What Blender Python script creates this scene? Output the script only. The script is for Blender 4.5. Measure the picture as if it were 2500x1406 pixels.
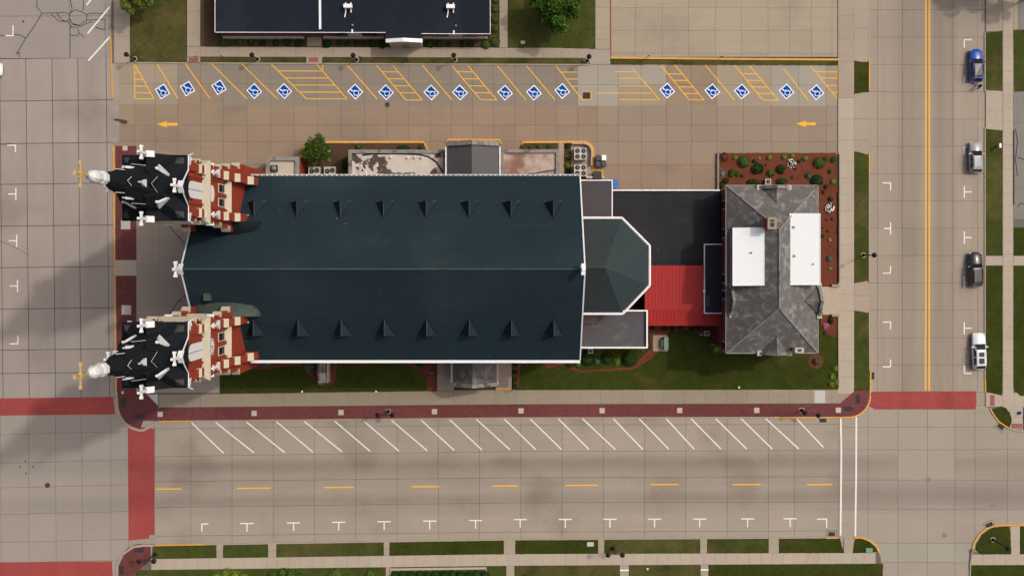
import bpy, bmesh, math, random
from mathutils import Vector, Matrix
random.seed(11)
R = math.radians
S = bpy.context.scene
for o in list(bpy.data.objects): bpy.data.objects.remove(o)

# ------------------------------------------------------------------ camera, sky, sun, exposure
H, F, CX, CY = 163.0, 2934.0, 1250.0, 624.0      # survey: drone height (m), focal length (px), point straight below
cam_d = bpy.data.cameras.new('camera'); cam = bpy.data.objects.new('camera', cam_d)
S.collection.objects.link(cam); S.camera = cam
cam.location = (0, 0, H); cam.rotation_euler = (0, 0, 0)
cam_d.sensor_width = 36; cam_d.lens = F/2500*36; cam_d.shift_y = -79/2500; cam_d.clip_end = 3000

SUN_EL, SUN_AZ = R(56), math.atan2(632, 323)
w = bpy.data.worlds.new('World'); S.world = w; w.use_nodes = True
nt = w.node_tree; bg = nt.nodes['Background']
sky = nt.nodes.new('ShaderNodeTexSky'); sky.sky_type = 'NISHITA'; sky.sun_disc = False
sky.sun_elevation = SUN_EL; sky.sun_rotation = SUN_AZ; sky.air_density = 1.0; sky.dust_density = 10.0; sky.ozone_density = 1.0
nt.links.new(sky.outputs[0], bg.inputs[0]); bg.inputs[1].default_value = 0.15
sl = bpy.data.lights.new('sun', 'SUN'); sl.energy = 2.0; sl.angle = R(1.6); sl.color = (1.0, .945, .86)
so = bpy.data.objects.new('sun', sl); S.collection.objects.link(so); so.location = (60, 40, 120)
dirv = Vector((-math.sin(SUN_AZ)*math.cos(SUN_EL), -math.cos(SUN_AZ)*math.cos(SUN_EL), -math.sin(SUN_EL)))
so.rotation_euler = dirv.to_track_quat('-Z', 'Y').to_euler()
S.view_settings.view_transform = 'Standard'; S.view_settings.look = 'None'
S.view_settings.exposure = -0.50; S.view_settings.gamma = 1.0

# ------------------------------------------------------------------ helpers
COL = S.collection
def P(px, py, z=0.0): return Vector(((px-CX)*(H-z)/F, (CY-py)*(H-z)/F, z))
def PX(px, z=0.0): return (px-CX)*(H-z)/F
def PY(py, z=0.0): return (CY-py)*(H-z)/F
def wloc(o):
    v = Vector((0, 0, 0))
    while o is not None: v += o.location; o = o.parent
    return v
def tag(o, label=None, cat=None, group=None, kind=None):
    if label: o['label'] = label
    if cat: o['category'] = cat
    if group: o['group'] = group
    if kind: o['kind'] = kind
    return o
def empty(name, loc, label, cat, group=None, rz=0):
    o = bpy.data.objects.new(name, None); COL.objects.link(o); o.location = loc; o.rotation_euler = (0, 0, rz)
    o.empty_display_size = .3
    return tag(o, label, cat, group)
class MB:
    def __init__(s): s.v = []; s.f = []
    def add(s, vs, fs):
        b = len(s.v); s.v += [tuple(v) for v in vs]; s.f += [tuple(b+i for i in f) for f in fs]; return s
    def box(s, x0, x1, y0, y1, z0, z1):
        return s.add([(x0,y0,z0),(x1,y0,z0),(x1,y1,z0),(x0,y1,z0),(x0,y0,z1),(x1,y0,z1),(x1,y1,z1),(x0,y1,z1)],
            [(3,2,1,0),(4,5,6,7),(0,1,5,4),(1,2,6,5),(2,3,7,6),(3,0,4,7)])
    def prism(s, poly, z0, z1, bottom=False):
        n = len(poly); a = sum(poly[i][0]*poly[(i+1)%n][1]-poly[(i+1)%n][0]*poly[i][1] for i in range(n))
        if a < 0: poly = poly[::-1]
        vs = [(p[0],p[1],z0) for p in poly]+[(p[0],p[1],z1) for p in poly]
        fs = [tuple(range(n,2*n))]+[(i,(i+1)%n,n+(i+1)%n,n+i) for i in range(n)]
        if bottom: fs.append(tuple(range(n-1,-1,-1)))
        return s.add(vs, fs)
    def poly(s, pts): return s.add(pts, [tuple(range(len(pts)))])
    def hull(s, lo, hi):      # two matching rings of 3D points
        n = len(lo)
        return s.add(list(lo)+list(hi), [tuple(range(n-1,-1,-1)), tuple(range(n,2*n))]+[(i,(i+1)%n,n+(i+1)%n,n+i) for i in range(n)])
    def lathe(s, prof, c=(0,0), n=12, cap=True, ph=0):
        vs = []; fs = []; m = len(prof)
        for (z, r) in prof:
            for k in range(n):
                a = 2*math.pi*k/n+ph; vs.append((c[0]+r*math.cos(a), c[1]+r*math.sin(a), z))
        for j in range(m-1):
            for k in range(n): fs.append((j*n+k, j*n+(k+1)%n, (j+1)*n+(k+1)%n, (j+1)*n+k))
        if cap: fs.append(tuple(range(n-1,-1,-1))); fs.append(tuple(range((m-1)*n, m*n)))
        return s.add(vs, fs)
    def tube(s, a, b, r, n=6, r2=None):
        a = Vector(a); b = Vector(b); d = (b-a).normalized(); r2 = r if r2 is None else r2
        u = d.orthogonal().normalized(); v = d.cross(u)
        lo = [a+(u*math.cos(2*math.pi*k/n)+v*math.sin(2*math.pi*k/n))*r for k in range(n)]
        hi = [b+(u*math.cos(2*math.pi*k/n)+v*math.sin(2*math.pi*k/n))*r2 for k in range(n)]
        return s.hull(lo, hi)
    def strip(s, pts, wd, z0, z1):       # ribbon of width wd along 2D points
        n = len(pts); L = []; Rr = []
        for i in range(n):
            p = Vector(pts[i][:2]); a = Vector(pts[max(i-1,0)][:2]); b = Vector(pts[min(i+1,n-1)][:2])
            d = (b-a).normalized(); q = Vector((-d.y, d.x))*wd/2; L.append(p+q); Rr.append(p-q)
        vs = [(p.x,p.y,z0) for p in L]+[(p.x,p.y,z0) for p in Rr]+[(p.x,p.y,z1) for p in L]+[(p.x,p.y,z1) for p in Rr]
        fs = []
        for i in range(n-1):
            fs += [(2*n+i,3*n+i,3*n+i+1,2*n+i+1),(i,2*n+i,2*n+i+1,i+1),(n+i,n+i+1,3*n+i+1,3*n+i)]
        fs += [(0,n,3*n,2*n),(n-1,3*n-1,4*n-1,2*n-1)]
        return s.add(vs, fs)
    def xf(s, M, start=0):
        s.v[start:] = [tuple(M @ Vector(v)) for v in s.v[start:]]; return s
    def build(s, name, mat, parent=None, smooth=False, local=False, origin=None):
        off = Vector((0,0,0))
        if parent is not None and not local: off = wloc(parent)
        if origin is not None: off = Vector(origin)
        me = bpy.data.meshes.new(name); me.from_pydata([tuple(Vector(v)-off) for v in s.v], [], s.f)
        me.materials.append(M_[mat] if isinstance(mat, str) else mat); me.update()
        if smooth:
            for p in me.polygons: p.use_smooth = True
        o = bpy.data.objects.new(name, me); COL.objects.link(o)
        if parent is not None: o.parent = parent
        if origin is not None: o.location = off
        return o
def fixn(o):
    bm = bmesh.new(); bm.from_mesh(o.data); bmesh.ops.recalc_face_normals(bm, faces=bm.faces); bm.to_mesh(o.data); bm.free(); return o
def copy_tree(o, parent=None):
    c = o.copy(); COL.objects.link(c); c.parent = parent
    for ch in o.children: copy_tree(ch, c)
    return c
def solo(mb, name, mat, label, cat, group=None, kind=None, smooth=False):   # a thing that is one mesh, origin at its base
    xs = [v[0] for v in mb.v]; ys = [v[1] for v in mb.v]; zs = [v[2] for v in mb.v]
    o = mb.build(name, mat, origin=((min(xs)+max(xs))/2, (min(ys)+max(ys))/2, min(zs)), smooth=smooth)
    return tag(o, label, cat, group, kind)

# ------------------------------------------------------------------ materials
M_ = {}
STREAK = {n: (.10,1.6,1,.06) for n in ('conc_alley','conc_grey','conc_lot','conc_south','conc_south_walk','conc_crossing','conc_tan')}      # broom and tyre streaks
STREAK.update({'conc_east': (1.0,.05,1,.09), 'conc_west': (.9,.08,1,.05), 'brick_paving': (.25,.25,1,.10), 'brick_crossing': (.3,.12,1,.10),
    'roof_nave': (.12,2.2,1,.10), 'roof_apse': (.4,.4,1,.06), 'roof_school': (.3,.3,1,.12), 'membrane': (.5,.5,1,.15), 'grass': (.7,.7,1,.22), 'grass_lush': (.7,.7,1,.22), 'grass_dry': (.7,.7,1,.2), 'slate': (2.5,.5,1,.12)})
def mat(name, col, rough=.85, var=.10, scale=.25, fine=.06, fscale=4.0, objvar=0.0, col2=None, c2scale=.4, c2=(.5,.65), bump=0.0,
        bands=(), metal=0.0, island=0.0, spec=.3, brick=None, stretch=None, wave=None, coat=0.0, c2amt=1.0):
    if name.startswith('conc'): fine *= 1.7; fscale = 4.6
    m = bpy.data.materials.new(name); m.use_nodes = True; t = m.node_tree; N = t.nodes; L = t.links
    b = N['Principled BSDF']; b.inputs['Roughness'].default_value = rough; b.inputs['Metallic'].default_value = metal
    b.inputs['Specular IOR Level'].default_value = spec
    if coat: b.inputs['Coat Weight'].default_value = coat
    geo = N.new('ShaderNodeNewGeometry'); pos = geo.outputs['Position']
    if stretch:
        mp = N.new('ShaderNodeMapping'); mp.inputs['Scale'].default_value = stretch; L.new(pos, mp.inputs[0]); posn = mp.outputs[0]
    else: posn = pos
    def noise(sc, det=3, src=None):
        n = N.new('ShaderNodeTexNoise'); n.inputs['Scale'].default_value = sc; n.inputs['Detail'].default_value = det
        L.new(src if src is not None else posn, n.inputs['Vector']); return n.outputs['Fac']
    def mth(op, a, bb=None, cl=False):
        n = N.new('ShaderNodeMath'); n.operation = op; n.use_clamp = cl
        for i, x in enumerate((a, bb)):
            if x is None: continue
            if isinstance(x, (int, float)): n.inputs[i].default_value = x
            else: L.new(x, n.inputs[i])
        return n.outputs[0]
    def mrange(x, a, bb, c, d, smooth=True):
        n = N.new('ShaderNodeMapRange'); n.interpolation_type = 'SMOOTHSTEP' if smooth else 'LINEAR'
        L.new(x, n.inputs[0])
        for i, q in enumerate((a, bb, c, d)): n.inputs[1+i].default_value = q
        return n.outputs[0]
    f = mth('ADD', mth('MULTIPLY', noise(scale, 4), var*2.6), 1-var*1.3)
    f2 = noise(fscale, 2); f = mth('ADD', f, mth('MULTIPLY', mth('SUBTRACT', f2, .5), fine*2.6))
    sk = STREAK.get(name)
    if sk:
        ms = N.new('ShaderNodeMapping'); ms.inputs['Scale'].default_value = sk[:3]; L.new(pos, ms.inputs[0])
        f = mth('ADD', f, mth('MULTIPLY', mth('SUBTRACT', noise(1.0, 3, ms.outputs[0]), .5), sk[3]*2.6))
    if objvar:
        oi = N.new('ShaderNodeObjectInfo'); f = mth('ADD', f, mth('MULTIPLY', mth('SUBTRACT', oi.outputs['Random'], .5), objvar*2))
    if island: f = mth('ADD', f, mth('MULTIPLY', mth('SUBTRACT', geo.outputs['Random Per Island'], .5), island*2))
    if bands:
        mpb = N.new('ShaderNodeMapping'); mpb.inputs['Scale'].default_value = (.35,1,1) if abs(bands[0][1]) > .5 else (1,.35,1); L.new(pos, mpb.inputs[0]); bn = mrange(noise(.16, 4, mpb.outputs[0]), .3, .7, .75, 1.1)
        for (nx, ny, off, hw, st) in bands:
            d = N.new('ShaderNodeVectorMath'); d.operation = 'DOT_PRODUCT'; L.new(pos, d.inputs[0]); d.inputs[1].default_value = (nx, ny, 0)
            q = mrange(mth('ABSOLUTE', mth('SUBTRACT', d.outputs['Value'], off)), 0, hw, st, 0)
            f = mth('MULTIPLY', f, mth('SUBTRACT', 1.0, mth('MULTIPLY', q, bn)))
    rgb = N.new('ShaderNodeRGB'); rgb.outputs[0].default_value = (*col, 1); c = rgb.outputs[0]
    if brick:
        bt = N.new('ShaderNodeTexBrick'); mp = N.new('ShaderNodeMapping'); L.new(pos, mp.inputs[0])
        mp.inputs['Rotation'].default_value = brick.get('rot', (0,0,0)); L.new(mp.outputs[0], bt.inputs[0])
        bt.inputs['Color1'].default_value = (*col, 1); bt.inputs['Color2'].default_value = (*brick['c2'], 1); bt.inputs['Mortar'].default_value = (*brick['m'], 1)
        bt.inputs['Scale'].default_value = 1; bt.inputs['Brick Width'].default_value = brick['w']; bt.inputs['Row Height'].default_value = brick['h']
        bt.inputs['Mortar Size'].default_value = brick.get('ms', .008); c = bt.outputs[0]
    if col2:
        mx = N.new('ShaderNodeMix'); mx.data_type = 'RGBA'; mx.inputs['B'].default_value = (*col2, 1) if False else (0,0,0,1)
        mx.inputs[7].default_value = (*col2, 1); L.new(c, mx.inputs[6])
        L.new(mrange(noise(c2scale, 5), c2[0], c2[1], 0, c2amt), mx.inputs[0]); c = mx.outputs[2]
    if wave:
        d = N.new('ShaderNodeVectorMath'); d.operation = 'DOT_PRODUCT'; L.new(pos, d.inputs[0]); d.inputs[1].default_value = wave[0]
        q = mth('SINE', mth('MULTIPLY', d.outputs['Value'], 2*math.pi/wave[1])); f = mth('MULTIPLY', f, mth('ADD', 1.0, mth('MULTIPLY', q, wave[2])))
    if name in ('roof_nave','roof_school','membrane','roof_apse','membrane_blue'):      # light flecks of grit and droppings
        mx = N.new('ShaderNodeMix'); mx.data_type = 'RGBA'; mx.inputs[7].default_value = (.22,.23,.23,1); L.new(c, mx.inputs[6])
        L.new(mrange(noise(1.7, 1, pos), .80, .86, 0, .8), mx.inputs[0]); c = mx.outputs[2]
    sc = N.new('ShaderNodeVectorMath'); sc.operation = 'SCALE'; L.new(c, sc.inputs[0]); L.new(f, sc.inputs['Scale'])
    L.new(sc.outputs[0], b.inputs['Base Color'])
    if bump:
        bp = N.new('ShaderNodeBump'); bp.inputs['Strength'].default_value = bump; bp.inputs['Distance'].default_value = .05
        L.new(f2, bp.inputs['Height']); L.new(bp.outputs[0], b.inputs['Normal'])
    M_[name] = m; return m
def sdir(px, py, slope):                      # band helper: unit normal of a line y=..+slope*x (photo px) and its offset
    p = P(px, py); a = math.atan(-slope); n = Vector((-math.sin(a), math.cos(a))); return n.x, n.y, n.x*p.x+n.y*p.y
def bnd(px, py, slope, hw, st): n = sdir(px, py, slope); return (n[0], n[1], n[2], hw, st)
def vbnd(px, slope, hw, st):                  # near-vertical line through (px,700)
    p = P(px, 700); n = Vector((1, slope)).normalized(); return (n.x, n.y, n.x*p.x+n.y*p.y, hw, st)

mat('joint', (.05,.045,.04), var=.2)
mat('joint_pale', (.13,.115,.095), var=.2)
mat('conc_west', (.305,.265,.235), var=.09, scale=.12, fine=.07, fscale=3, objvar=.035, col2=(.235,.2,.175), c2scale=.09, c2=(.5,.72), bands=[vbnd(225,.01,2.2,.10), vbnd(150,.01,1.5,.05)])
mat('conc_pad', (.275,.245,.225), var=.10, scale=.15, fine=.08, fscale=3, objvar=.02)
mat('conc_inter', (.30,.265,.232), var=.09, scale=.12, fine=.07, fscale=3, objvar=.03, bands=[bnd(100,1140,-.02,2.2,.13), bnd(100,1235,-.02,2.0,.12)])
mat('conc_south', (.312,.27,.222), var=.07, scale=.10, fine=.07, fscale=3, objvar=.03, col2=(.25,.215,.17), c2scale=.12, c2=(.5,.7),
    bands=[bnd(1200,1131,-.0088,1.7,.27), bnd(1200,1218,-.0088,1.5,.24), bnd(1200,1165,-.0088,3.0,.13), bnd(1200,1245,-.0088,1.2,.10)])
mat('conc_crossing', (.305,.267,.222), var=.08, scale=.10, fine=.07, fscale=3, objvar=.03, bands=[bnd(2300,1131,0,2.0,.2), bnd(2300,1215,0,2.6,.26), bnd(2300,1180,0,2.6,.12)])
mat('conc_new', (.31,.275,.225), var=.05, scale=.2, fine=.06, fscale=3)
mat('conc_east', (.31,.262,.212), var=.07, scale=.12, fine=.07, fscale=3, objvar=.025, bands=[vbnd(2208,0,2.0,.17), vbnd(2292,0,1.7,.22), vbnd(2322,0,1.0,.16), vbnd(2240,0,1.8,.13)])
mat('conc_alley', (.265,.2,.142), var=.08, scale=.15, fine=.07, fscale=3, objvar=.045, col2=(.22,.17,.13), c2scale=.11, c2=(.48,.7))
mat('conc_lane', (.262,.21,.158), var=.08, scale=.15, fine=.07, fscale=3, objvar=.04)
mat('conc_grey', (.225,.195,.158), var=.08, scale=.2, fine=.08, fscale=3, objvar=.03)
mat('conc_light', (.31,.285,.235), var=.06, scale=.2, fine=.06, fscale=3, objvar=.03)
mat('conc_tan', (.30,.25,.185), var=.06, scale=.2, fine=.06, fscale=3, objvar=.03)
mat('conc_lot', (.335,.285,.215), var=.06, scale=.12, fine=.05, fscale=3, objvar=.03, col2=(.30,.25,.19), c2scale=.15, c2=(.5,.7))
mat('conc_walk', (.33,.275,.215), var=.08, scale=.25, fine=.07, fscale=3, objvar=.04)
mat('conc_walk_pale', (.385,.33,.262), var=.07, scale=.25, fine=.06, fscale=3, objvar=.035)
mat('conc_plaza', (.31,.255,.205), var=.08, scale=.2, fine=.07, fscale=3, objvar=.03)
mat('conc_south_walk', (.275,.232,.172), var=.08, scale=.2, fine=.07, fscale=3, objvar=.03)
mat('conc_white', (.45,.45,.43), var=.06, scale=.4)
mat('asphalt_old', (.2,.185,.175), var=.12, scale=.3, fine=.1, fscale=3)
mat('kerb', (.34,.29,.23), var=.12, scale=.6, fine=.08)
mat('yellow_kerb', (.62,.32,.055), var=.10, scale=.8, col2=(.55,.36,.16), c2scale=1.6, c2=(.5,.72))
mat('red_kerb', (.33,.06,.06), var=.12, scale=.8)
mat('yellow_line', (.78,.41,.04), var=.08, scale=.8, col2=(.55,.33,.12), c2scale=1.8, c2=(.58,.78), c2amt=.6)
mat('white_line', (.74,.72,.68), var=.06, scale=.8, col2=(.5,.47,.43), c2scale=1.8, c2=(.58,.8), c2amt=.7)
mat('sign_blue', (.0,.065,.34), var=.05, rough=.9, spec=.02)
mat('paint_white', (.8,.8,.8), var=.04, rough=.6)
bk = dict(c2=(.105,.026,.027), m=(.12,.06,.055), w=.4, h=.2, ms=.012)
mat('brick_paving', (.155,.036,.037), var=.10, scale=.3, fine=.10, fscale=4, objvar=.08, brick=bk)
mat('brick_crossing', (.34,.058,.052), var=.10, scale=.25, fine=.09, fscale=4, brick=dict(c2=(.29,.05,.046), m=(.19,.06,.055), w=.4, h=.2, ms=.012),
    bands=[bnd(345,1140,0,3.2,.22), bnd(345,1215,0,3,.2), vbnd(2210,0,1.5,.15), vbnd(2310,0,2,.18)])
mat('tactile', (.03,.03,.04), var=.1)
mat('tactile_red', (.27,.09,.085), var=.1)
mat('grass', (.046,.058,.013), var=.22, scale=.16, fine=.25, fscale=2.6, col2=(.088,.076,.028), c2scale=.22, c2=(.44,.75), bump=.5, rough=.95, spec=.05)
mat('grass_lush', (.034,.044,.0075), var=.2, scale=.16, fine=.25, fscale=2.6, col2=(.062,.054,.016), c2scale=.2, c2=(.52,.8), bump=.5, rough=.95, spec=.05)
mat('grass_dry', (.075,.066,.022), var=.22, scale=.2, fine=.25, fscale=2.6, col2=(.035,.045,.012), c2scale=.3, c2=(.46,.7), bump=.5, rough=.95, spec=.05)
mat('mulch', (.135,.042,.026), var=.18, scale=.5, fine=.25, fscale=4, bump=.5, rough=.95, spec=.05)
mat('soil', (.075,.048,.03), var=.2, scale=.5, fine=.25, fscale=4, bump=.5, rough=.95, spec=.05)
mat('stone_pale', (.46,.42,.35), var=.10, scale=.5, fine=.06)
mat('cream', (.56,.50,.385), var=.08, scale=.5, fine=.05)
mat('stone_grey', (.24,.225,.205), var=.2, scale=.8, fine=.15, col2=(.1,.095,.09), c2scale=.9, c2=(.5,.7))
mat('white_trim', (.78,.8,.82), var=.04, scale=.6, rough=.5)
mat('brick', (.30,.05,.026), var=.10, scale=.6, fine=.10, fscale=5, spec=.15)
mat('brick_dark', (.12,.032,.026), var=.10, scale=.6, fine=.10, fscale=5)
mat('roof_nave', (.0165,.031,.041), var=.10, scale=.10, fine=.12, fscale=3, rough=.95, spec=.08, wave=((0,1,0),.35,.05), col2=(.026,.042,.05), c2scale=.08, c2=(.45,.7))
mat('roof_apse', (.036,.05,.055), var=.08, scale=.15, fine=.10, fscale=3, rough=.95, spec=.08)
mat('roof_tower', (.011,.014,.018), var=.15, scale=.5, fine=.15, fscale=4, rough=.8, spec=.1)
mat('roof_hatch', (.05,.052,.055), var=.1)
mat('roof_school', (.0135,.018,.028), var=.12, scale=.15, fine=.15, fscale=4, rough=.95, spec=.08, col2=(.02,.025,.036), c2scale=.1, c2=(.5,.7))
mat('membrane', (.026,.028,.032), var=.16, scale=.22, fine=.15, fscale=3, col2=(.075,.066,.055), c2scale=.3, c2=(.6,.82), rough=.95, spec=.1)
mat('membrane_blue', (.022,.028,.036), var=.12, scale=.3, fine=.1, col2=(.07,.067,.062), c2scale=.35, c2=(.6,.8))
mat('membrane_stain', (.075,.076,.085), var=.2, scale=.35, fine=.15, col2=(.2,.15,.1), c2scale=.32, c2=(.52,.72))
mat('membrane_grey', (.062,.058,.063), var=.12, scale=.3, fine=.08)
mat('roof_lead', (.085,.085,.095), var=.08, scale=.3, fine=.06, rough=.5)
mat('peeling', (.52,.48,.43), var=.12, scale=.6, fine=.1, col2=(.075,.055,.045), c2scale=.33, c2=(.575,.6))
mat('peeling_rust', (.44,.36,.31), var=.12, scale=.6, fine=.1, col2=(.22,.12,.095), c2scale=.32, c2=(.45,.62))
mat('white_membrane', (.70,.74,.76), var=.03, scale=.3, rough=.6)
mat('red_metal', (.36,.025,.022), var=.05, scale=.4, rough=.55, objvar=.04)
mat('slate', (.118,.113,.108), var=.2, scale=.3, fine=.25, fscale=3.5, col2=(.30,.295,.285), c2scale=1.1, c2=(.46,.80), c2amt=.8)
mat('copper', (.055,.08,.07), var=.18, scale=.8, fine=.15, col2=(.045,.05,.048), c2scale=.7, c2=(.45,.7))
mat('gold', (.52,.36,.13), rough=.4, var=.05)
mat('glass_dark', (.012,.016,.02), rough=.12, var=.02, spec=.5)
mat('metal_black', (.012,.012,.012), rough=.5, var=.1)
mat('metal_grey', (.22,.22,.22), rough=.5, var=.1)
mat('unit', (.45,.44,.40), rough=.6, var=.06)
mat('unit_dark', (.025,.024,.022), rough=.6)
mat('cast_iron', (.055,.045,.04), rough=.7, var=.2, scale=4)
mat('drain', (.03,.02,.018), rough=.8)
mat('crack', (.035,.032,.03), var=.2)
mat('trunk', (.09,.065,.045), var=.2, scale=2)
for n, c in dict(leaf_tree=(.055,.12,.014), leaf_maple=(.13,.16,.026), leaf_shrub=(.055,.095,.014), leaf_bright=(.13,.19,.022), leaf_dark=(.020,.050,.010),
                 leaf_blue=(.075,.12,.085), leaf_lime=(.21,.27,.03), leaf_grey=(.16,.15,.13), leaf_rust=(.085,.04,.02)).items():
    mat(n, c, var=.15, scale=.9, fine=.1, island=.42, rough=.8, spec=.15)
mat('petal', (.78,.72,.72), var=.05)
mat('petal_pink', (.55,.12,.28), var=.1)
mat('tyre', (.015,.015,.016), rough=.85); mat('rim', (.35,.36,.37), rough=.35, metal=.6)
mat('bin_blue', (.015,.14,.5), rough=.5); mat('bin_black', (.04,.045,.047), rough=.5); mat('util_green', (.16,.26,.19), rough=.55)
mat('lamp_lens', (.5,.5,.46), rough=.3); mat('red_lens', (.35,.02,.015), rough=.3)
mat('skin', (.42,.24,.17), rough=.6, var=.03); mat('cloth_black', (.014,.013,.014), rough=.9); mat('hair', (.02,.013,.01), rough=.7)
for n, c in dict(car_blue=(.012,.075,.40), car_silver=(.30,.32,.34), car_black=(.014,.018,.022), car_white=(.70,.73,.75)).items():
    mat(n, c, rough=.25, var=.02, fine=.0, spec=.5, coat=.5)

# ------------------------------------------------------------------ the setting: ground, roads, walks, lawns
def struct(mb, name, m, label, cat):
    o = mb.build(name, m); return tag(o, label, cat, kind='structure')
def isect(v, h):               # v: x=a+b*y   h: y=c+d*x
    a, b = v; c, d = h; x = (a+b*c)/(1-b*d); return x, c+d*x
def grid(parent, vs, hs, m, z0, z1, gap, name='slab', skip=None):
    for i in range(len(vs)-1):
        for j in range(len(hs)-1):
            q = [isect(vs[i],hs[j]), isect(vs[i+1],hs[j]), isect(vs[i+1],hs[j+1]), isect(vs[i],hs[j+1])]
            cx = sum(p[0] for p in q)/4; cy = sum(p[1] for p in q)/4
            if skip and skip(cx, cy): continue
            slab(parent, q, m(cx,cy) if callable(m) else m, z0, z1, gap, name)
def slab(parent, q, m, z0, z1, gap, name='slab'):
    w3 = [P(x,y) for x,y in q]; c = sum(w3, Vector())/len(w3)
    pts = []
    for p in w3:
        d = p-c; pts.append((c.x+d.x-math.copysign(gap/2,d.x), c.y+d.y-math.copysign(gap/2,d.y)))
    mb = MB(); dz = random.uniform(-.004,.004); mb.prism(pts, z0, z1+dz)
    o = mb.build(name, m, origin=(c.x,c.y,0)); o.parent = parent; o.location = Vector((c.x,c.y,0))-wloc(parent); return o
def ip(x, pts):                 # piecewise-linear interpolation
    if x <= pts[0][0]: a, b = pts[0], pts[1]
    elif x >= pts[-1][0]: a, b = pts[-2], pts[-1]
    else:
        for a, b in zip(pts[:-1], pts[1:]):
            if a[0] <= x <= b[0]: break
    return a[1]+(b[1]-a[1])*(x-a[0])/(b[0]-a[0])
def bend(a, b, c): return lambda x: ip(x, [(380,a),(1250,b),(2050,c)])     # the street bends slightly
def gridf(parent, xs, fs, m, z0, z1, gap, name='slab'):
    for a, b in zip(xs[:-1], xs[1:]):
        for f0, f1 in zip(fs[:-1], fs[1:]):
            q = [(a,f0(a)),(b,f0(b)),(b,f1(b)),(a,f1(a))]; cx = (a+b)/2; cy = (f0(cx)+f1(cx))/2
            slab(parent, q, m(cx,cy) if callable(m) else m, z0, z1, gap, name)
KN, KS = bend(1028,1019.3,1018), bend(1330,1316,1311)           # kerb lines of the lawn street
WT, BT = bend(963,951.5,950.5), bend(994,986,984)               # top of walk, top of brick band
FT, FB = bend(1363,1351,1348.3), bend(1389.5,1379.5,1375)       # bottom footway
def V(xs, slope=0, y0=0): return [(x-slope*y0, slope) for x in xs]
def Hh(ys, slope=0, x0=0): return [(y-slope*x0, slope) for y in ys]
def jag(pts, step=.45, amp=.035):           # ragged turf edge between px points
    out = []; w3 = [P(*p) for p in pts]; n = len(w3)
    for i in range(n):
        a, b = w3[i], w3[(i+1)%n]; k = max(1, int((b-a).length/step))
        for t in range(k):
            q = a.lerp(b, t/k)
            if t: q = q+Vector((random.uniform(-amp,amp), random.uniform(-amp,amp), 0))
            out.append((q.x,q.y))
    return out
def px2(pts): return [tuple(P(*p)[:2]) for p in pts]
def arc(cx, cy, r, a0, a1, n=10, ry=None):
    ry = r if ry is None else ry
    return [(cx+r*math.cos(R(a0+(a1-a0)*k/n)), cy+ry*math.sin(R(a0+(a1-a0)*k/n))) for k in range(n+1)]
def lawn(pts, m='grass', z=.15, label=None, name='lawn', amp=.035):
    mb = MB(); mb.prism(jag(pts, amp=amp), .0, z); return struct(mb, name, m, label, 'bed' if m in ('mulch','soil') else 'lawn')

mb = MB(); mb.poly([(-900,-900,-.03),(900,-900,-.03),(900,900,-.03),(-900,900,-.03)])
struct(mb, 'ground', 'grass', 'green ground around the whole block', 'ground')
def base(pts, label, name='road', m='joint', z=.005):
    mb = MB(); mb.prism(px2(pts), -.02, z); return struct(mb, name, m, label, 'road')

road_w = base([(-260,-200),(283,-200),(300,1010),(-260,1010)], 'concrete street slabs with dark sealed joints running past the two towers')
grid(road_w, V([-260,-195,-130,-66,-1,63,127,190,259,290], .0105, 143), Hh([143,246,350,449,551,652,753,853,910,972,1011], -.012, 130), 'conc_west', 0, .03, .085)
grid(road_w, V([-260,-66,171,259,275], .0105, 143), Hh([-200,-60,40,143], -.004, 130), 'conc_pad', 0, .03, .05)
def cracks(parent, lines, wd=.07):
    for l in lines:
        mb = MB(); mb.strip(px2(l), wd, .02, .041); mb.build('crack_seal', 'crack', parent)
Z1 = 1/3.906
cracks(road_w, [[(x*Z1,y*Z1) for x,y in l] for l in [
 [(355,0),(350,70),(402,130),(540,128),(610,122),(660,140),(668,128),(720,97),(765,112),(828,142),(868,130),(990,132)],
 [(402,130),(330,250),(245,370),(175,490)], [(670,0),(690,90),(668,140),(660,185),(640,205),(560,205),(490,140)], [(540,130),(580,180),(620,208)],
 [(668,185),(690,230),(760,245),(800,215),(830,195),(1000,190),(1000,290),(905,260)], [(668,265),(668,340),(668,550)], [(668,265),(740,262),(755,320),(800,358)],
 [(668,340),(740,345),(750,320)], [(0,342),(70,345)], [(130,332),(200,340),(245,368)], [(645,210),(690,262)], [(828,142),(828,195)], [(795,0),(795,90),(780,110)], [(760,262),(830,225),(880,210)],
 [(560,205),(640,210)], [(175,490),(190,550)], [(665,190),(700,240),(765,250)], [(1000,290),(910,262)]]], .10)
cracks(road_w, [[(0,588),(20,596),(45,608),(70,623)], [(0,355),(30,352)]], .05)
mb = MB(); mb.lathe([(.02,.33),(.05,.33)], P(44.5,130)[:2], 14); mb.build('manhole_cover', 'asphalt_old', road_w)
mb = MB(); mb.lathe([(.02,.14),(.055,.14)], P(44.5,130)[:2], 12); mb.build('manhole_cover', 'crack', road_w)
mb = MB(); mb.lathe([(.02,.16),(.05,.16)], P(57,53.5)[:2], 12); mb.build('manhole_cover', 'cast_iron', road_w)

road_wi = base([(-260,1008),(380,1008),(380,1600),(-260,1600)], 'concrete crossing where the tower street meets the street along the lawn')
grid(road_wi, V([-260,-195,-130,-64,2,70,136,200,270,313,378], .005, 1100), Hh([1011,1057,1127,1187,1252,1320,1370,1430,1490,1550,1600], -.025, 130), 'conc_inter', 0, .03, .035)

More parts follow.
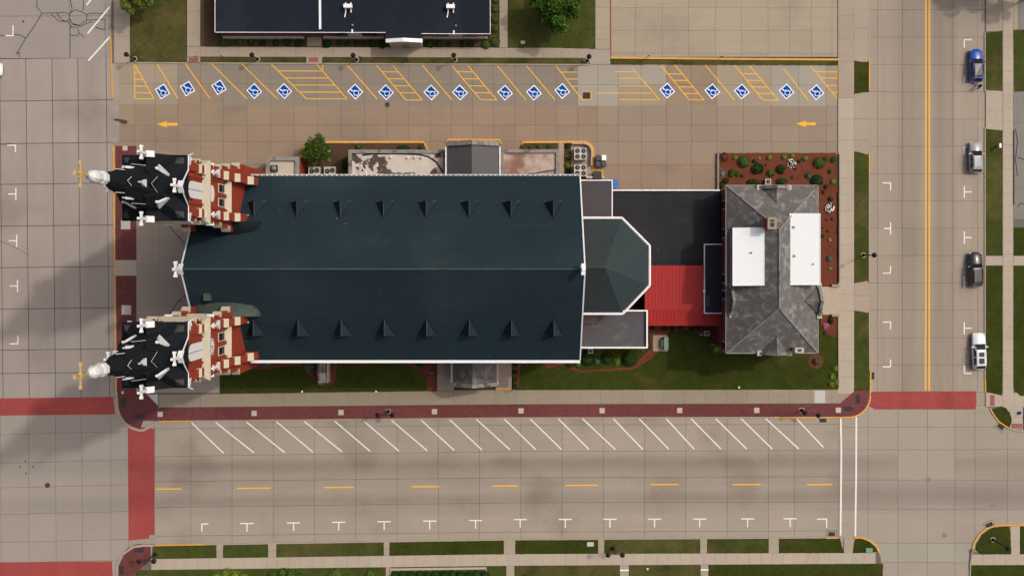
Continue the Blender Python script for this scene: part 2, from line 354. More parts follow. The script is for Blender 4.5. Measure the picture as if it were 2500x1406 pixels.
road_s = base([(376,1000),(2052,985),(2052,1350),(376,1370)], 'wide concrete street with slanted white parking bays beside the brick walk')
sx = [378]+[466+100.7*k for k in range(15)]+[1940,2048]
gridf(road_s, sx, [bend(1012,1005,1003),bend(1046,1037,1035),bend(1114,1101.5,1099),bend(1175,1165.5,1163),bend(1238,1226.5,1224.5),bend(1308,1298,1295),bend(1345,1330,1326)], 'conc_south', 0, .03, .04)

road_ei = base([(2046,985),(2760,985),(2760,1600),(2046,1600)], 'concrete crossing with round manhole covers at the corner of the red crosswalk')
grid(road_ei, V([2048,2119,2192,2264,2331,2380,2460,2540,2650,2760]), Hh([990,1042,1097,1171,1242,1325,1372,1480,1600]),
     lambda x,y: 'conc_new' if (2192<x<2331 and 1000<y<1171) else ('conc_light' if 1325<y<1372 else 'conc_crossing'), 0, .03, .035)

road_e = base([(2118,-200),(2410,-200),(2410,990),(2118,990)], 'concrete street with a double yellow centre line and parked cars')
grid(road_e, V([2383,2410]), Hh([957.3,990]), 'conc_tan', 0, .034, .03)
grid(road_e, V([2120,2142,2203,2264,2326,2387,2410]), Hh([-241.5+66.6*k for k in range(19)]), 'conc_east', 0, .03, .035)

road_a = base([(274,150),(2124,155),(2124,480),(274,480)], 'brownish concrete service lane between the school and the church')
ax = [276,329,379,434,490,545,603,660,718,776,833,890,945,998,1050,1102,1154,1205,1257,1307.5,1358,1410,1459,1509,1566,1627,1688,1750,1815,1883,1950,2017,2045]
def am(x, y):
    if y < 256:
        if 1410 < x < 1509: return 'conc_light'
        if 1509 < x < 1627: return 'conc_light' if y < 205 or x > 1566 and False else 'conc_tan'
        if x < 434: return 'conc_tan'
        if 434 < x < 545 and y > 205: return 'conc_alley'
        if x < 1410: return 'conc_grey'
        if 1883 < x < 2017: return 'conc_light'
        return 'conc_tan' if x > 1750 else 'conc_alley'
    return 'conc_lane' if x > 1459 and y < 402 else 'conc_alley'
inch = lambda x,y: 660 < x < 1420 and y > 345
grid(road_a, V(ax, .004, 250), Hh([152,205,257], .002, 300), am, 0, .03, .03)
grid(road_a, V(ax, .004, 250), Hh([257,306,346,402,470], .0, 300), am, 0, .03, .03, skip=lambda x,y: inch(x,y) and y > 402)
grid(road_a, V([2085,2122]), Hh([226,290,342,382]), 'conc_walk', 0, .031, .03)
grid(road_a, V([2085,2122]), Hh([-80,0,70,152]), 'conc_walk', 0, .031, .03)
grid(road_a, V([2085,2122]), Hh([682,722,764]), 'conc_walk', 0, .031, .03)

lot = base([(1488,-200),(2050,-200),(2050,150),(1488,150)], 'pale concrete car park slab with yellow painted kerb', 'pavement')
grid(lot, V([1491,1551.5,1616.5,1681,1746.6,1810.6,1875,1928,1981,2031,2046]), Hh([-200,-145,-90,-35,20,75,131,140]), lambda x,y: 'conc_walk' if x > 2031 or y > 131 else 'conc_lot', 0, .036, .025)

# footways: raised 0.15 m
ZW = .15
def walk(pts, label, m='joint_pale'):
    mb = MB(); mb.prism(px2(pts), -.02, ZW-.03); return struct(mb, 'pavement', m, label, 'pavement')
pv = walk([(2045,-200),(2085,-200),(2085,960),(2045,960)], 'narrow footway between the house garden and the street with the yellow line')
grid(pv, V([2045.5,2084.5]), Hh([-200,-140,-80,-20,40,95,152]+[240]), 'conc_walk', 0, ZW, .025)
grid(pv, V([2045.5,2084.5]), Hh([240,290,342,395]), 'conc_walk_pale', 0, ZW, .025)
grid(pv, V([2045.5,2084.5]), Hh([395+40.4*k for k in range(15)]), 'conc_walk_pale', 0, ZW, .025)
pv = walk([(270,-200),(318,-200),(318,155),(274,155)], 'footway between the cracked street and the lawn with the small maple')
grid(pv, V([279,318], .004, 100), Hh([-200,-120,-60,0,38,90,155]), 'conc_walk', 0, ZW, .025)
pv = walk([(457,-200),(490,-200),(490,114),(1452,120),(1452,-200),(1490,-200),(1490,158),(1440,158),(1440,142),(787,140),(787,155),(748,154),(748,139),(490,139),(490,153),(457,153)], 'concrete footway along the front of the flat-roofed school')
grid(pv, V([457.5,489.5]), Hh([-200,-140,-80,-20,30,80,114]), 'conc_walk', 0, ZW, .025)
grid(pv, V([457.5,490]+[490+46.4*k for k in range(1,20)]+[1410,1440]), Hh([115,139.5], .0035, 490), 'conc_walk', 0, ZW, .025)
grid(pv, V([748.5,787]), Hh([139.5,154.5]), 'conc_walk', 0, ZW, .02)
grid(pv, V([1440,1490]), Hh([122,158]), 'conc_light', 0, ZW, .02); grid(pv, V([457.5,489.5]), Hh([140,153]), 'conc_walk', 0, ZW, .02)
grid(pv, V([1453.5,1489]), Hh([-200,-120,-50,20,70,98,121]), 'conc_lot', 0, ZW, .025)
grid(pv, V([750,786]), Hh([80,114]), 'conc_walk', 0, ZW, .025)
for (x,y) in ((473,146.5),(766,147)):
    mb = MB(); a = P(x-12,y+5.5); b = P(x+12,y-5.5); mb.box(a.x,b.x,a.y,b.y,ZW-.01,ZW+.01); mb.build('tactile_plate', 'tactile_red', pv)
pv = walk([(1219,-200),(1240,-200),(1240,118),(1219,117)], 'slim footway between round hedge balls and the lawn with the big tree')
grid(pv, V([1219.5,1239.5]), Hh([-200,-140,-80,-20,30,75,117]), 'conc_walk', 0, ZW, .025)

plaza = walk([(333,470),(660,470),(660,960),(333,960)], 'concrete forecourt in front of the church doors between the towers')
grid(plaza, V([334,390,448,506,536.5,590,655]), Hh([472,510,548,595,645,695,745,790,850,878,958]), 'conc_plaza', 0, ZW, .022, skip=lambda x,y: x > 537 and y > 878)
swalk = walk([(380,960),(537,960),(1250,949),(2085,949),(2085,960),(2100,1000),(2085,1014),(2030,1018),(1250,1019),(380,1027)], 'long concrete footway with a red brick band beside the church lawn')
gridf(swalk, [388+51.3*k for k in range(34)], [WT, BT], 'conc_south_walk', 0, ZW, .022)
mb = MB(); a = P(1988,983); b = P(2014,953); mb.box(a.x,b.x,a.y,b.y,.1,ZW+.012); mb.build('pale_slab', 'conc_white', swalk)
sq = [392,621,833,1061,1272,1470,1659,1847,2046]
edges = [388]; 
for a, b in zip(sq[:-1], sq[1:]): edges += [a+8, (a+b)/2-18, (a+b)/2+18] if (b-a) > 205 else [a+8, (a+b)/2]
edges += [2036, 2052]
gridf(swalk, edges, [lambda x: BT(x)+.5, lambda x: KN(x)-1.5], 'brick_paving', 0, ZW, .015, 'brick_panel')
for k, x in enumerate(sq):
    y = (BT(x)+KN(x))/2-.5; mb = MB(); a = P(x-6.3,y+6.3); b = P(x+6.3,y-6.3); mb.box(a.x,b.x,a.y,b.y,.1,ZW+.012); mb.build('paver', 'stone_pale', swalk)
for (x,y) in ((948,1004),(1957,1001)):
    mb = MB(); a = P(x-6,y+6); b = P(x+6,y-6); mb.box(a.x,b.x,a.y,b.y,.1,ZW+.012); mb.build('paver', 'conc_walk', swalk)
# west brick band and SW corner
mb = MB(); mb.prism(px2([(283,357),(333,357),(333,960),(360,960),(386,991),(386,1026),(350,1026)]+arc(352,985,62,90,176,10)[1:]+[(283,960)]), -.02, ZW-.006)
bandw = struct(mb, 'pavement', 'brick_paving', 'red brick band along the kerb under the two towers', 'pavement')
for (x0,y0,x1,y1,m) in ((300,357,312,368,'stone_pale'),(296,538,319,560,'stone_pale'),(282.5,635,334,673,'conc_walk_pale'),(298,745,321,768,'stone_pale'),(297,954,303,961,'stone_pale')):
    mb = MB(); a = P(x0,y1); b = P(x1,y0); mb.box(a.x,b.x,a.y,b.y,.1,ZW+.008); mb.build('paver', m, bandw)
mb = MB(); mb.prism(px2([(360,962),(386,962),(386,989)]), .1, ZW+.01); mb.build('pale_slab', 'conc_white', bandw)
for (x0,y0,x1,y1) in ((297,971,308,993),(331,1011,354,1022)):
    mb = MB(); a = P(x0,y1); b = P(x1,y0); mb.box(a.x,b.x,a.y,b.y,.1,ZW+.02); mb.build('tactile_plate', 'tactile', bandw)
# SE corner brick
mb = MB(); mb.prism(px2([(2052,982),(2088,952),(2122,952)]+arc(2071,965,51,0,88,10)[1:]+[(2052,1017)]), -.02, ZW+.004)
bse = struct(mb, 'pavement', 'brick_paving', 'red brick corner piece with dark tactile plates by the double white crossing', 'pavement')
for (x0,y0,x1,y1) in ((2088,962,2099,984),(2059,992,2081,1003)):
    mb = MB(); a = P(x0,y1); b = P(x1,y0); mb.box(a.x,b.x,a.y,b.y,.1,ZW+.02); mb.build('tactile_plate', 'tactile', bse)
# bottom-left corner brick
mb = MB(); mb.prism(px2([(378,1328),(368,1332),(368,1362),(322,1410),(310,1480),(287,1480),(288,1385)]+arc(348,1386,60,182,262,10)), -.02, ZW+.004)
bsw = struct(mb, 'pavement', 'brick_paving', 'red brick corner with two dark tactile plates beside the leaning double lamp', 'pavement')
for (x0,y0,x1,y1) in ((330,1336,352,1347),(292,1379,303,1401)):
    mb = MB(); a = P(x0,y1); b = P(x1,y0); mb.box(a.x,b.x,a.y,b.y,.1,ZW+.02); mb.build('tactile_plate', 'tactile', bsw)
# bottom footway
fw = walk([(342,1391),(368,1363),(1250,1351),(2145,1348.5),(2150,1362),(2150,1375),(1250,1380),(342,1391)], 'pale footway along the bottom lawns')
gridf(fw, [370+28.05*k for k in range(64)], [FT, FB], 'conc_walk_pale', 0, ZW, .022)
for xs in ((529,545),(655,675),(937,951),(1230,1258),(1460,1475),(1709,1726),(1876,1901)):
    xm_ = (xs[0]+xs[1])/2; grid(fw, V(xs), Hh([KS(xm_)+1, (KS(xm_)+FT(xm_))/2, FT(xm_)]), 'conc_walk', 0, ZW, .02)
grid(fw, [(2044,.10),(2092,-.10)] and V([2060,2083]), Hh([1312,1334,1352]), 'conc_walk', 0, ZW-.012, .02)
for xs in ((942,954),(1236,1256),(1513,1535),(1710,1729)):
    yy = FB((xs[0]+xs[1])/2); grid(fw, V(xs), Hh([yy, yy+35, yy+75, yy+115]), 'conc_walk', 0, ZW, .02)
# right-hand footway
fr = walk([(2403,-200),(2500,-200),(2560,20),(2475,75),(2475,500),(2520,530),(2520,640),(2475,650),(2475,950),(2502,968),(2760,968),(2760,1000),(2500,1000),(2492,1045),(2455,1045),(2405,995),(2405,950),(2447,950),(2447,222),(2403,222),(2403,318),(2447,318),(2447,76),(2403,82)][:1]+
          [(2640,-200),(2640,1000),(2500,1000),(2492,1049),(2462,1043),(2438,1028),(2417,996),(2405,988),(2405,-200)], 'footway and yards on the far side of the street with parked cars')
grid(fr, V([2447.5,2472.5]), Hh([-200,-140,-80,-20]+[28+29.6*k for k in range(34)]), 'conc_walk_pale', 0, ZW, .022)
grid(fr, V([2406,2447]), Hh([-200,-140,-80,-20,28,78]), 'conc_walk', 0, ZW-.008, .022)
grid(fr, V([2406,2447]), Hh([222,270,318]), 'conc_walk_pale', 0, ZW-.008, .022)
grid(fr, V([2406,2447]), Hh([625,648]), 'conc_walk_pale', 0, ZW-.008, .022)
grid(fr, V([2473,2500,2560,2640]), Hh([625,648]), 'conc_walk_pale', 0, ZW-.008, .022)
grid(fr, V([2406,2447,2475,2497,2560,2640]), Hh([958,992]), 'conc_walk_pale', 0, ZW-.004, .022)
grid(fr, V([2465,2496]), Hh([992,1018,1047]), 'conc_walk_pale', 0, ZW-.004, .022)
grid(fr, V([2473,2560,2640]), Hh([225,300,380,460,535]), 'asphalt_old', 0, ZW-.004, .022)
grid(fr, V([2473,2484,2560,2640]), Hh([-200,-80,20,74]), lambda x,y: 'conc_lot' if x < 2484 else 'asphalt_old', 0, ZW-.004, .022)
cracks_z = [(2478,320),(2481,345),(2479,372),(2482,400),(2478,430)]
for l in ([(2478,315),(2483,345),(2478,390),(2483,430)], [(2483,385),(2500,390)], [(2484,505),(2492,495),(2500,500)]):
    mb = MB(); mb.strip(px2(l), .12, .1, ZW+.006); mb.build('crack_seal', 'crack', fr)
mb = MB(); mb.strip(px2([(2474,318),(2474,500)]), .1, .1, ZW+.12); mb.build('timber_edge', 'trunk', fr)
for (x0,y0,x1,y1) in ((2416,963.5,2427,990),(2468,1033,2495,1045)):
    mb = MB(); a = P(x0,y1); b = P(x1,y0); mb.box(a.x,b.x,a.y,b.y,.1,ZW+.012); mb.build('tactile_plate', 'tactile_red', fr)
# far bottom-right corner walk
fb = walk([(2368,1340),(2395,1352),(2760,1348),(2760,1382),(2365,1382)], 'footway corner behind the curved yellow kerb and leaning street lamp')
grid(fb, V([2370,2398,2426,2454,2482,2510,2540,2580,2620,2680]), Hh([1352,1378], -.002, 2400), 'conc_walk_pale', 0, ZW, .022)
grid(fb, V([2466,2489]), Hh([1284,1318,1352]), 'conc_walk_pale', 0, ZW, .022)

# lawns and beds
lawn([(319,-200),(456,-200),(456,152),(319,152)], 'grass_dry', label='lawn with a small maple beside the cracked street')
lawn([(491,-200),(560,-200),(560,100),(750,80),(750,114),(491,113)], 'soil', label='planting bed under the left part of the school front')
lawn([(786,80),(1195,80),(1195,-200),(1218,-200),(1218,116),(786,115)], 'soil', label='planting bed with clipped balls round the school corner')
lawn([(1241,-200),(1453,-200),(1453,97),(1444,120),(1241,118)], 'grass', label='lawn under the large leafy tree')
lawn([(491,140),(747.5,140),(747.5,154),(491,153)], 'grass_dry', label='shorter dry grass strip between the two red tactile plates')
lawn([(788,141),(1439,143),(1439,156.5),(788,155)], 'grass_dry', label='long dry grass strip between footway and accessible bays')
lawn([(1491,146.5),(2044,147),(2044,160),(1491,158)], 'grass_dry', label='dry grass strip below the yellow kerb of the car park')
lawn([(2085.5,149),(2121,156),(2121,222),(2085.5,230)], 'grass_lush', label='small trapezium of grass beside the accessible bays')
lawn([(2085.5,370),(2121,379),(2121,685),(2085.5,691)], 'grass', label='grass strip with the single arm street lamp')
lawn([(2085.5,758),(2121,764),(2121,951),(2085.5,951)], 'grass', label='grass strip ending at the red brick corner')
lawn([(537,880),(1066,880),(1066,WT(1066)),(537,WT(537))], 'grass_lush', label='church lawn between the tower and the side porch')
lawn([(1253,870),(1600,800),(1760,790),(2044,690),(2044,WT(2044)),(1253,WT(1253))], 'grass_lush', label='church lawn between the side porch and the house')
lawn([(600,860),(775,860),(775,890),(745,893),(700,893),(640,902),(600,898)], 'mulch', .162, label='red mulch strip under the eaves beside the tower')
lawn([(735,870),(830,870),(822,905),(815,935),(795,943),(770,930),(752,910)], 'mulch', .168, label='red mulch around the grey stone shelter')
lawn([(815,860),(1066,860),(1066,955),(1044,955),(1040,915),(1020,900),(980,888),(830,889)], 'mulch', .162, label='red mulch bed curving to the side porch')
lawn([(1253,860),(1375,860),(1382,885),(1420,905),(1490,899),(1545,894),(1568,870),(1590,850),(1580,790),(1770,790),(1770,862),(1745,858),(1735,815),(1660,806),(1630,810),(1615,850),(1600,866),(1575,885),(1545,902),(1480,905),(1410,908),(1370,890),(1340,900),(1310,884),(1272,880),(1266,945),(1253,948)], 'mulch', .162, label='winding red mulch bed with clipped bushes')
lawn([(1752,374),(2041,374),(2043,760),(2040,824),(2020,815),(2005,800),(1996,700),(1770,700),(1770,500),(1752,470)], 'mulch', .162, label='red mulch garden around the house corner')
mb = MB(); mb.lathe([(0,.0),(.0,1.02),(.17,1.0)], P(1991,882)[:2], 20); struct(mb, 'flower_bed', 'mulch', 'round red mulch ring on the lawn corner', 'bed')
for i,(x0,x1) in enumerate(((372,529),(545,655),(675,937),(951,1230),(1258,1460),(1475,1709),(1726,1876),(1901,2052))):
    y = lambda x: KS(x)+2
    pts = [(x0+1,y(x0)),(x1-1,y(x1)),(x1-1,FT(x1)),(x0+1,FT(x0))]
    if x0 < 1250 < x1: pts.insert(1,(1250,y(1250))); pts.insert(4,(1250,FT(1250)))
    if i == 7: pts = [(x0+1,y(x0)),(2050,1313),(2060,1348.5),(x0+1,1349)]
    lawn(pts, 'grass_lush' if i in (3,4,7) else 'grass', label='kerbside grass plot %s' % ['beside the brick corner','between two narrow crossings','with a bare left end','between the hedge and the wide crossing','with a small white cover','under the double lamp','with a bare sandy patch','ending at the drain'][i])
lawn([(2088,1314),(2100,1313),(2122,1321),(2140,1340),(2141,1346),(2081,1349)], 'grass_lush', label='small curved grass corner with a pale utility box')
lb = [330,942,954,1236,1256,1513,1535,1710,1729,2156]
for i in range(0,10,2):
    y = FB
    lawn([(lb[i]+1,y(lb[i])),(lb[i+1]-1,y(lb[i+1])),(lb[i+1]-1,1600),(lb[i]+1,1600)], 'grass_lush' if i == 8 else ('grass_dry' if i in (4,6) else 'grass'), .13, label='front lawn beyond the pale footway %s' % ['behind the leafy bushes','between hedge end and path','with a dark round bush','between two white steps','of lush even green'][i//2])
lawn([(2366,1376),(2760,1374),(2760,1600),(2362,1600)], 'grass_lush', .13, label='front lawn beyond the curved footway corner')
lawn([(2382,1340),(2384,1326),(2398,1303),(2420,1288),(2450,1284),(2463,1284),(2467,1320),(2468,1350),(2392,1351)], 'grass_lush', .155, label='curved grass corner holding the leaning street lamp')
lawn([(2491,1284),(2760,1284),(2760,1350),(2489,1350)], 'grass_lush', .155, label='grass verge right of the short path')
lawn([(2406,82),(2446,76),(2446,224),(2406,219)], 'grass', .155, label='verge beside the blue car')
lawn([(2406,315),(2446,320),(2446,624),(2406,624)], 'grass', .155, label='verge with the green utility post')
lawn([(2406,649),(2446,649),(2446,965),(2406,956)], 'grass_lush', .155, label='verge beside the white car with two roof windows')
lawn([(2473.5,74),(2760,72),(2760,225),(2476,224)], 'grass', .155, label='yard lawn across the footway from the blue car')
lawn([(2474,556),(2760,556),(2760,624),(2474,624)], 'grass_lush', .155, label='small yard lawn below the timber edging')
lawn([(2474,649),(2760,649),(2760,966),(2490,966),(2477,955),(2473.5,935)], 'grass_lush', .155, label='large yard lawn with a rounded corner')
lawn([(2498,996),(2760,996),(2760,1048),(2499,1048)], 'grass', .155, label='yard corner beyond the lower tactile plate')
lawn([(2419,1000),(2443,991),(2455,995),(2464,1008),(2469,1022),(2468,1033),(2462,1042),(2440,1029),(2428,1013)], 'grass_lush', .16, label='leaf shaped grass island by the slanted drain')
lawn([(2046,1420),(2046,1421),(2047,1421)], 'grass', .1, label='grass sliver beyond the crossing') if False else None

# kerbs (parts of the roads)
def kerb(parent, pts, m='kerb', wd=.17, z=.165, name='kerb'):
    mb = MB(); mb.strip(px2(pts), wd, 0, z); return mb.build(name, m, parent)
kerb(road_w, [(271,-200),(270.5,92)]); kerb(road_w, [(271,92),(272.5,150),(275,240)], 'yellow_kerb', name='painted_kerb')
kerb(road_w, [(277.5,357),(281.5,700),(284.5,958)], 'yellow_kerb', .2, name='painted_kerb')
kerb(road_wi, [(284.5,958)]+[(x-2,y+1) for x,y in arc(352,985,64,176,90,12)[1:]]+[(388,1029)], 'kerb', .35)
kerb(road_s, [(388,KN(388)),(466,KN(466))], 'yellow_kerb', name='painted_kerb'); kerb(road_s, [(466,KN(466)),(1250,KN(1250)),(1890,KN(1890))], 'kerb', .16)
kerb(road_s, [(1890,KN(1890)),(1960,1018.5),(2052,1018.2)], 'yellow_kerb', name='painted_kerb')
kerb(road_ei, [(2052,1018.5)]+arc(2071,965,53,88,0,12)+[(2125,905)], 'yellow_kerb', .2, name='painted_kerb')
kerb(road_s, [(379,KS(379)),(499,KS(499))], 'yellow_kerb', name='painted_kerb'); kerb(road_s, [(499,KS(499)),(1250,KS(1250)),(2016,KS(2016))], 'kerb', .15)
kerb(road_s, [(2016,1312),(2046,1312)], 'yellow_kerb', name='painted_kerb')
kerb(road_ei, [(2084,1311.5),(2102,1311),(2122,1318),(2138,1331),(2147,1348)], 'yellow_kerb', .24, name='painted_kerb')
kerb(road_wi, [(376,1331),(350,1330),(325,1334),(300,1352),(287,1380),(286,1480)], 'kerb', .3)
kerb(road_e, [(2122,148),(2122,222)], 'yellow_kerb', .16, name='painted_kerb'); kerb(road_e, [(2122,375),(2122,420)], 'yellow_kerb', .16, name='painted_kerb')
kerb(road_e, [(2122,420),(2122,690)]); kerb(road_e, [(2122,762),(2123,905)]); kerb(road_e, [(2122,-200),(2122,148)], z=.05)
kerb(road_e, [(2404,80),(2404,224)], wd=.16); kerb(road_e, [(2404,312),(2404,924)], wd=.16); kerb(road_e, [(2404.5,924),(2405,958)], 'yellow_kerb', .17, name='painted_kerb')
kerb(road_ei, [(2416,995),(2424,1010),(2438,1029),(2461,1044)], 'yellow_kerb', .17, name='painted_kerb'); kerb(road_ei, [(2461,1044),(2480,1051),(2520,1054),(2760,1055)])
kerb(road_ei, [(2374,1343),(2376,1328),(2388,1306),(2406,1290),(2430,1281),(2500,1280),(2620,1280)], 'yellow_kerb', .2, name='painted_kerb'); kerb(road_ei, [(2374,1343),(2368,1378),(2366,1480)], 'kerb', .15)
kerb(road_a, [(329,154),(457,155)]); kerb(road_a, [(490,155),(1440,159)])
kerb(lot, [(1490,-200),(1491,140)], 'red_kerb', .16, name='painted_kerb'); kerb(lot, [(1491,142),(1800,145),(2046,146.5)], 'yellow_kerb', .26, name='painted_kerb')
kerb(road_a, [(735,395),(736,380),(740,365),(748,353),(760,347.5),(1034,347.5),(1044,366)], 'yellow_kerb', .27, name='painted_kerb')
kerb(road_a, [(1089,352),(1094,342),(1220,342),(1224,352)], 'yellow_kerb', .25, name='painted_kerb')
kerb(road_a, [(1270,366),(1276,348),(1420,347)]+arc(1424,371,24,270,355,8)+[(1448,415),(1470,417),(1471,434)], 'yellow_kerb', .27, name='painted_kerb')
kerb(road_a, [(2048,376),(2048,690)], 'conc_walk', .16, .5, 'garden_wall'); kerb(road_a, [(2046,770),(2047,945)], 'conc_walk', .16, .3, 'garden_wall')
kerb(road_a, [(1752,374),(1752,464)], 'stone_grey', .25, .5, 'garden_wall')

# red crosswalks, painted lines
def flat(parent, pts, m, z=.04, name='crosswalk'):
    mb = MB(); mb.prism(px2(pts), .02, z); return mb.build(name, m, parent)
flat(road_w, [(-260,975),(276,968.5),(282,1011),(-260,1017)], 'brick_crossing')
flat(road_wi, [(312,1037),(377,1046),(378,1305),(364,1306),(364,1313),(314,1319)], 'brick_crossing')
flat(road_wi, [(-260,1374),(273,1369),(276,1412),(-260,1416)], 'brick_crossing')
flat(road_e, [(2131,955.5),(2384,954.5),(2382,999),(2136,999),(2119,990)], 'brick_crossing')
def line(parent, pts, m, wd=.13, z=.044): mb = MB(); mb.strip(px2(pts), wd, .02, z); return mb.build('painted_line', m, parent)
for a,b,y in ((380,443,1193),(578,661,1191),(791,865,1189),(1005,1073,1187),(1203,1265,1185.5),(1380,1460,1184),(1588,1657,1182),(1788,1858,1182),(1970,2032,1182)):
    line(road_s, [(a,y+.3),(b,y-.3)], 'yellow_line', .17)
tops = [468,527,602,675,743,817,887,956,1028,1098,1163,1231,1294,1363,1422,1497,1560,1626,1687,1747,1809,1869,1944]
bots = [546,620,695,764,835,904,974,1043,1109,1177,1245,1308,1371,1438,1502,1569,1633,1695,1760,1823,1885,1950,2010]
for a,b in zip(tops,bots): line(road_s, [(a,ip(a,[(468,1031.5),(1162,1023),(1294,1021.5),(1944,1021)])),(b,ip(b,[(546,1105.5),(1245,1097),(1950,1095),(2010,1091)]))], 'white_line', .16)
def tee(parent, x, y, bar, stem, wd=.15):     # bar: list of 2 offsets, stem: offset
    line(parent, [(x+bar[0][0],y+bar[0][1]),(x+bar[1][0],y+bar[1][1])], 'white_line', wd)
    line(parent, [(x,y),(x+stem[0],y+stem[1])], 'white_line', wd, .0475)
for x in [603,717,827,938,1049,1161,1270,1380,1489,1598,1708,1825,1929]: tee(road_s, x, ip(x,[(603,1277),(1160,1269.5),(1271,1267.3),(2018,1265)]), ((-16,0),(16,0)), (0,20))
tee(road_s, 493, 1278, ((-1,0),(16,0)), (0,18)); tee(road_s, 2018, 1266, ((-23,0),(1,0)), (0,21))
line(road_ei, [(2052.5,1020),(2054,1100),(2052,1306)], 'white_line', .22); line(road_ei, [(2090.5,1004),(2090,1160),(2088,1308)], 'white_line', .22)
for x in (2260,2268.5): line(road_e, [(x+.32,-200),(x,500),(x-.5,953)], 'yellow_line', .2)
for y,k in ((447,'c'),(558,'t'),(667,'d'),(786,'c'),(895,'d')):
    if k == 't': tee(road_e, 2174, y, ((0,-15),(0,15)), (-17,0))
    else: tee(road_e, 2174, y, ((0,-1),(0,18 if k=='c' else -18)), (-19,0))
for y,k in ((98,'c'),(206,'d'),(359,'c'),(469,'t'),(580,'t'),(690,'t'),(801,'t'),(911,'d')):
    if k == 't': tee(road_e, 2354, y, ((0,-15),(0,15)), (18,0))
    else: tee(road_e, 2354, y, ((0,-1),(0,19 if k=='c' else -19)), (18,0))
for x,y,k in ((38,355,'c'),(39,474,'t'),(41,588,'t'),(43,698,'t'),(44,839,'d')):
    if k == 't': tee(road_w, x, y, ((0,-15),(0,15)), (-19,0))
    else: tee(road_w, x, y, ((0,-1),(0,17 if k=='c' else -20)), (-20,0))
tee(road_w, 32, 88, ((0,1),(0,-25)), (-19,0))
line(road_w, [(212,13),(232,-12)], 'white_line', .2); line(road_w, [(268,18),(214,83)], 'white_line', .2); line(road_w, [(269,90),(216,149)], 'white_line', .2)
YL = lambda *p: line(road_a, p, 'yellow_line', .13)
def ladder(l0,l1,r0,r1,ys,top=None,bottom=True):
    YL(l0,l1); YL(r0,r1)
    fx = lambda a,b,y: a[0]+(b[0]-a[0])*(y-a[1])/(b[1]-a[1])
    for y in ys:
        line(road_a, [(fx(l0,l1,y),y),(fx(r0,r1,y),y+.5)], 'yellow_line', .12, .0475)
    if bottom: line(road_a, [l1,r1], 'yellow_line', .12, .0475)
ladder((328.5,157),(329.5,242),(329,157),(376,242),(177,194,211,227))
for a,b in (((384,158),(435,242)),((452,156),(513,242)),((517,157),(604,243)),((590,157),(677,242)),((847,159),(921,243)),((1031,160),(1103,244)),((1214,161),(1284,245)),((1285,161),(1355,245)),((1722,160),(1793,245)),((1913,168),(1973,246))): YL(a,b)
ladder((663,158),(748,242),(774,158.5),(847,242),(174,191,208,225.5)); YL((788,156),(788,174))
ladder((919,160),(991,245),(959,160),(1031,245),(176,193,210,227)); ladder((1103,161),(1173,244),(1142,161),(1213,245),(176,193,210,227))
YL((1357,161),(1410,230)); YL((1411,231),(1422,244),(1443,244),(1443,226),(1421,226))
for a,b,y in ((1372,1410,177),(1385,1410,194),(1398,1410,211)): line(road_a, [(a,y),(b,y)], 'yellow_line', .12, .0475)
YL((1543,167),(1610,244)); 
for a,b,y in ((1500,1549,176),(1510,1562,192),(1512,1577,210.5),(1455,1591,228),(1510,1610,244)): line(road_a, [(a,y),(b,y)], 'yellow_line', .11, .0475)
ladder((1613,160),(1682,244),(1647,159),(1719,245),(181,197,213,229)); ladder((1793,160),(1862,245),(1828,160),(1901,246),(181,197,213,229))
ladder((1977,160),(2044,242),(2043.5,160),(2044.5,242),(176,191,209,226), bottom=False)
def arrow(x, y, l):
    flat(road_a, [(x,y),(x+25,y-8),(x+23,y-3),(x+l,y-3.5),(x+l,y+3.5),(x+23,y+3),(x+26,y+8)], 'yellow_line', .044, 'painted_arrow')
arrow(383,304,51); arrow(1943,303,48)
# accessible-bay symbols
mbw = MB(); mbw.box(-.74,.74,-.8,.8,.0,.042); mbb = MB(); mbb.box(-.6,.6,-.66,.66,.02,.046)
g = MB(); g.lathe([(.03,.105),(.05,.105)], (-.20,.42), 12)
g.strip([(-.18,.34),(-.10,.05),(.16,.03),(.30,-.28),(.44,-.24)], .10, .03, .05); g.strip([(-.14,.18),(.12,.16)], .08, .03, .0505)
g.strip([(-.02+.30*math.cos(R(a)), -.18+.30*math.sin(R(a))) for a in range(140,345,14)], .085, .03, .051)
g.xf(Matrix.Diagonal((1.14,1.14,1,1)))
first = None
for i,(x,y,a) in enumerate(((397,224,31),(458,217,31),(535,214,32),(621,223,42),(694,223,46),(867.5,224.5,45),(942.5,226,45),(1053,226.5,45),(1123,226.5,45),(1233,227,41),(1303.7,227,41),(1372.8,223,40),(1628.8,222,40),(1739,223.5,40),(1811,224,40),(1920,224,40),(1993,226,40))):
    if first is None:
        first = mbw.build('parking_symbol', 'paint_white', road_a, local=True); mbb.build('blue_panel', 'sign_blue', first, local=True); g.build('wheelchair_mark', 'paint_white', first, local=True); o = first
    else: o = copy_tree(first, road_a)
    p = P(x,y); o.location = (p.x,p.y,0); o.rotation_euler = (0,0,R(a))
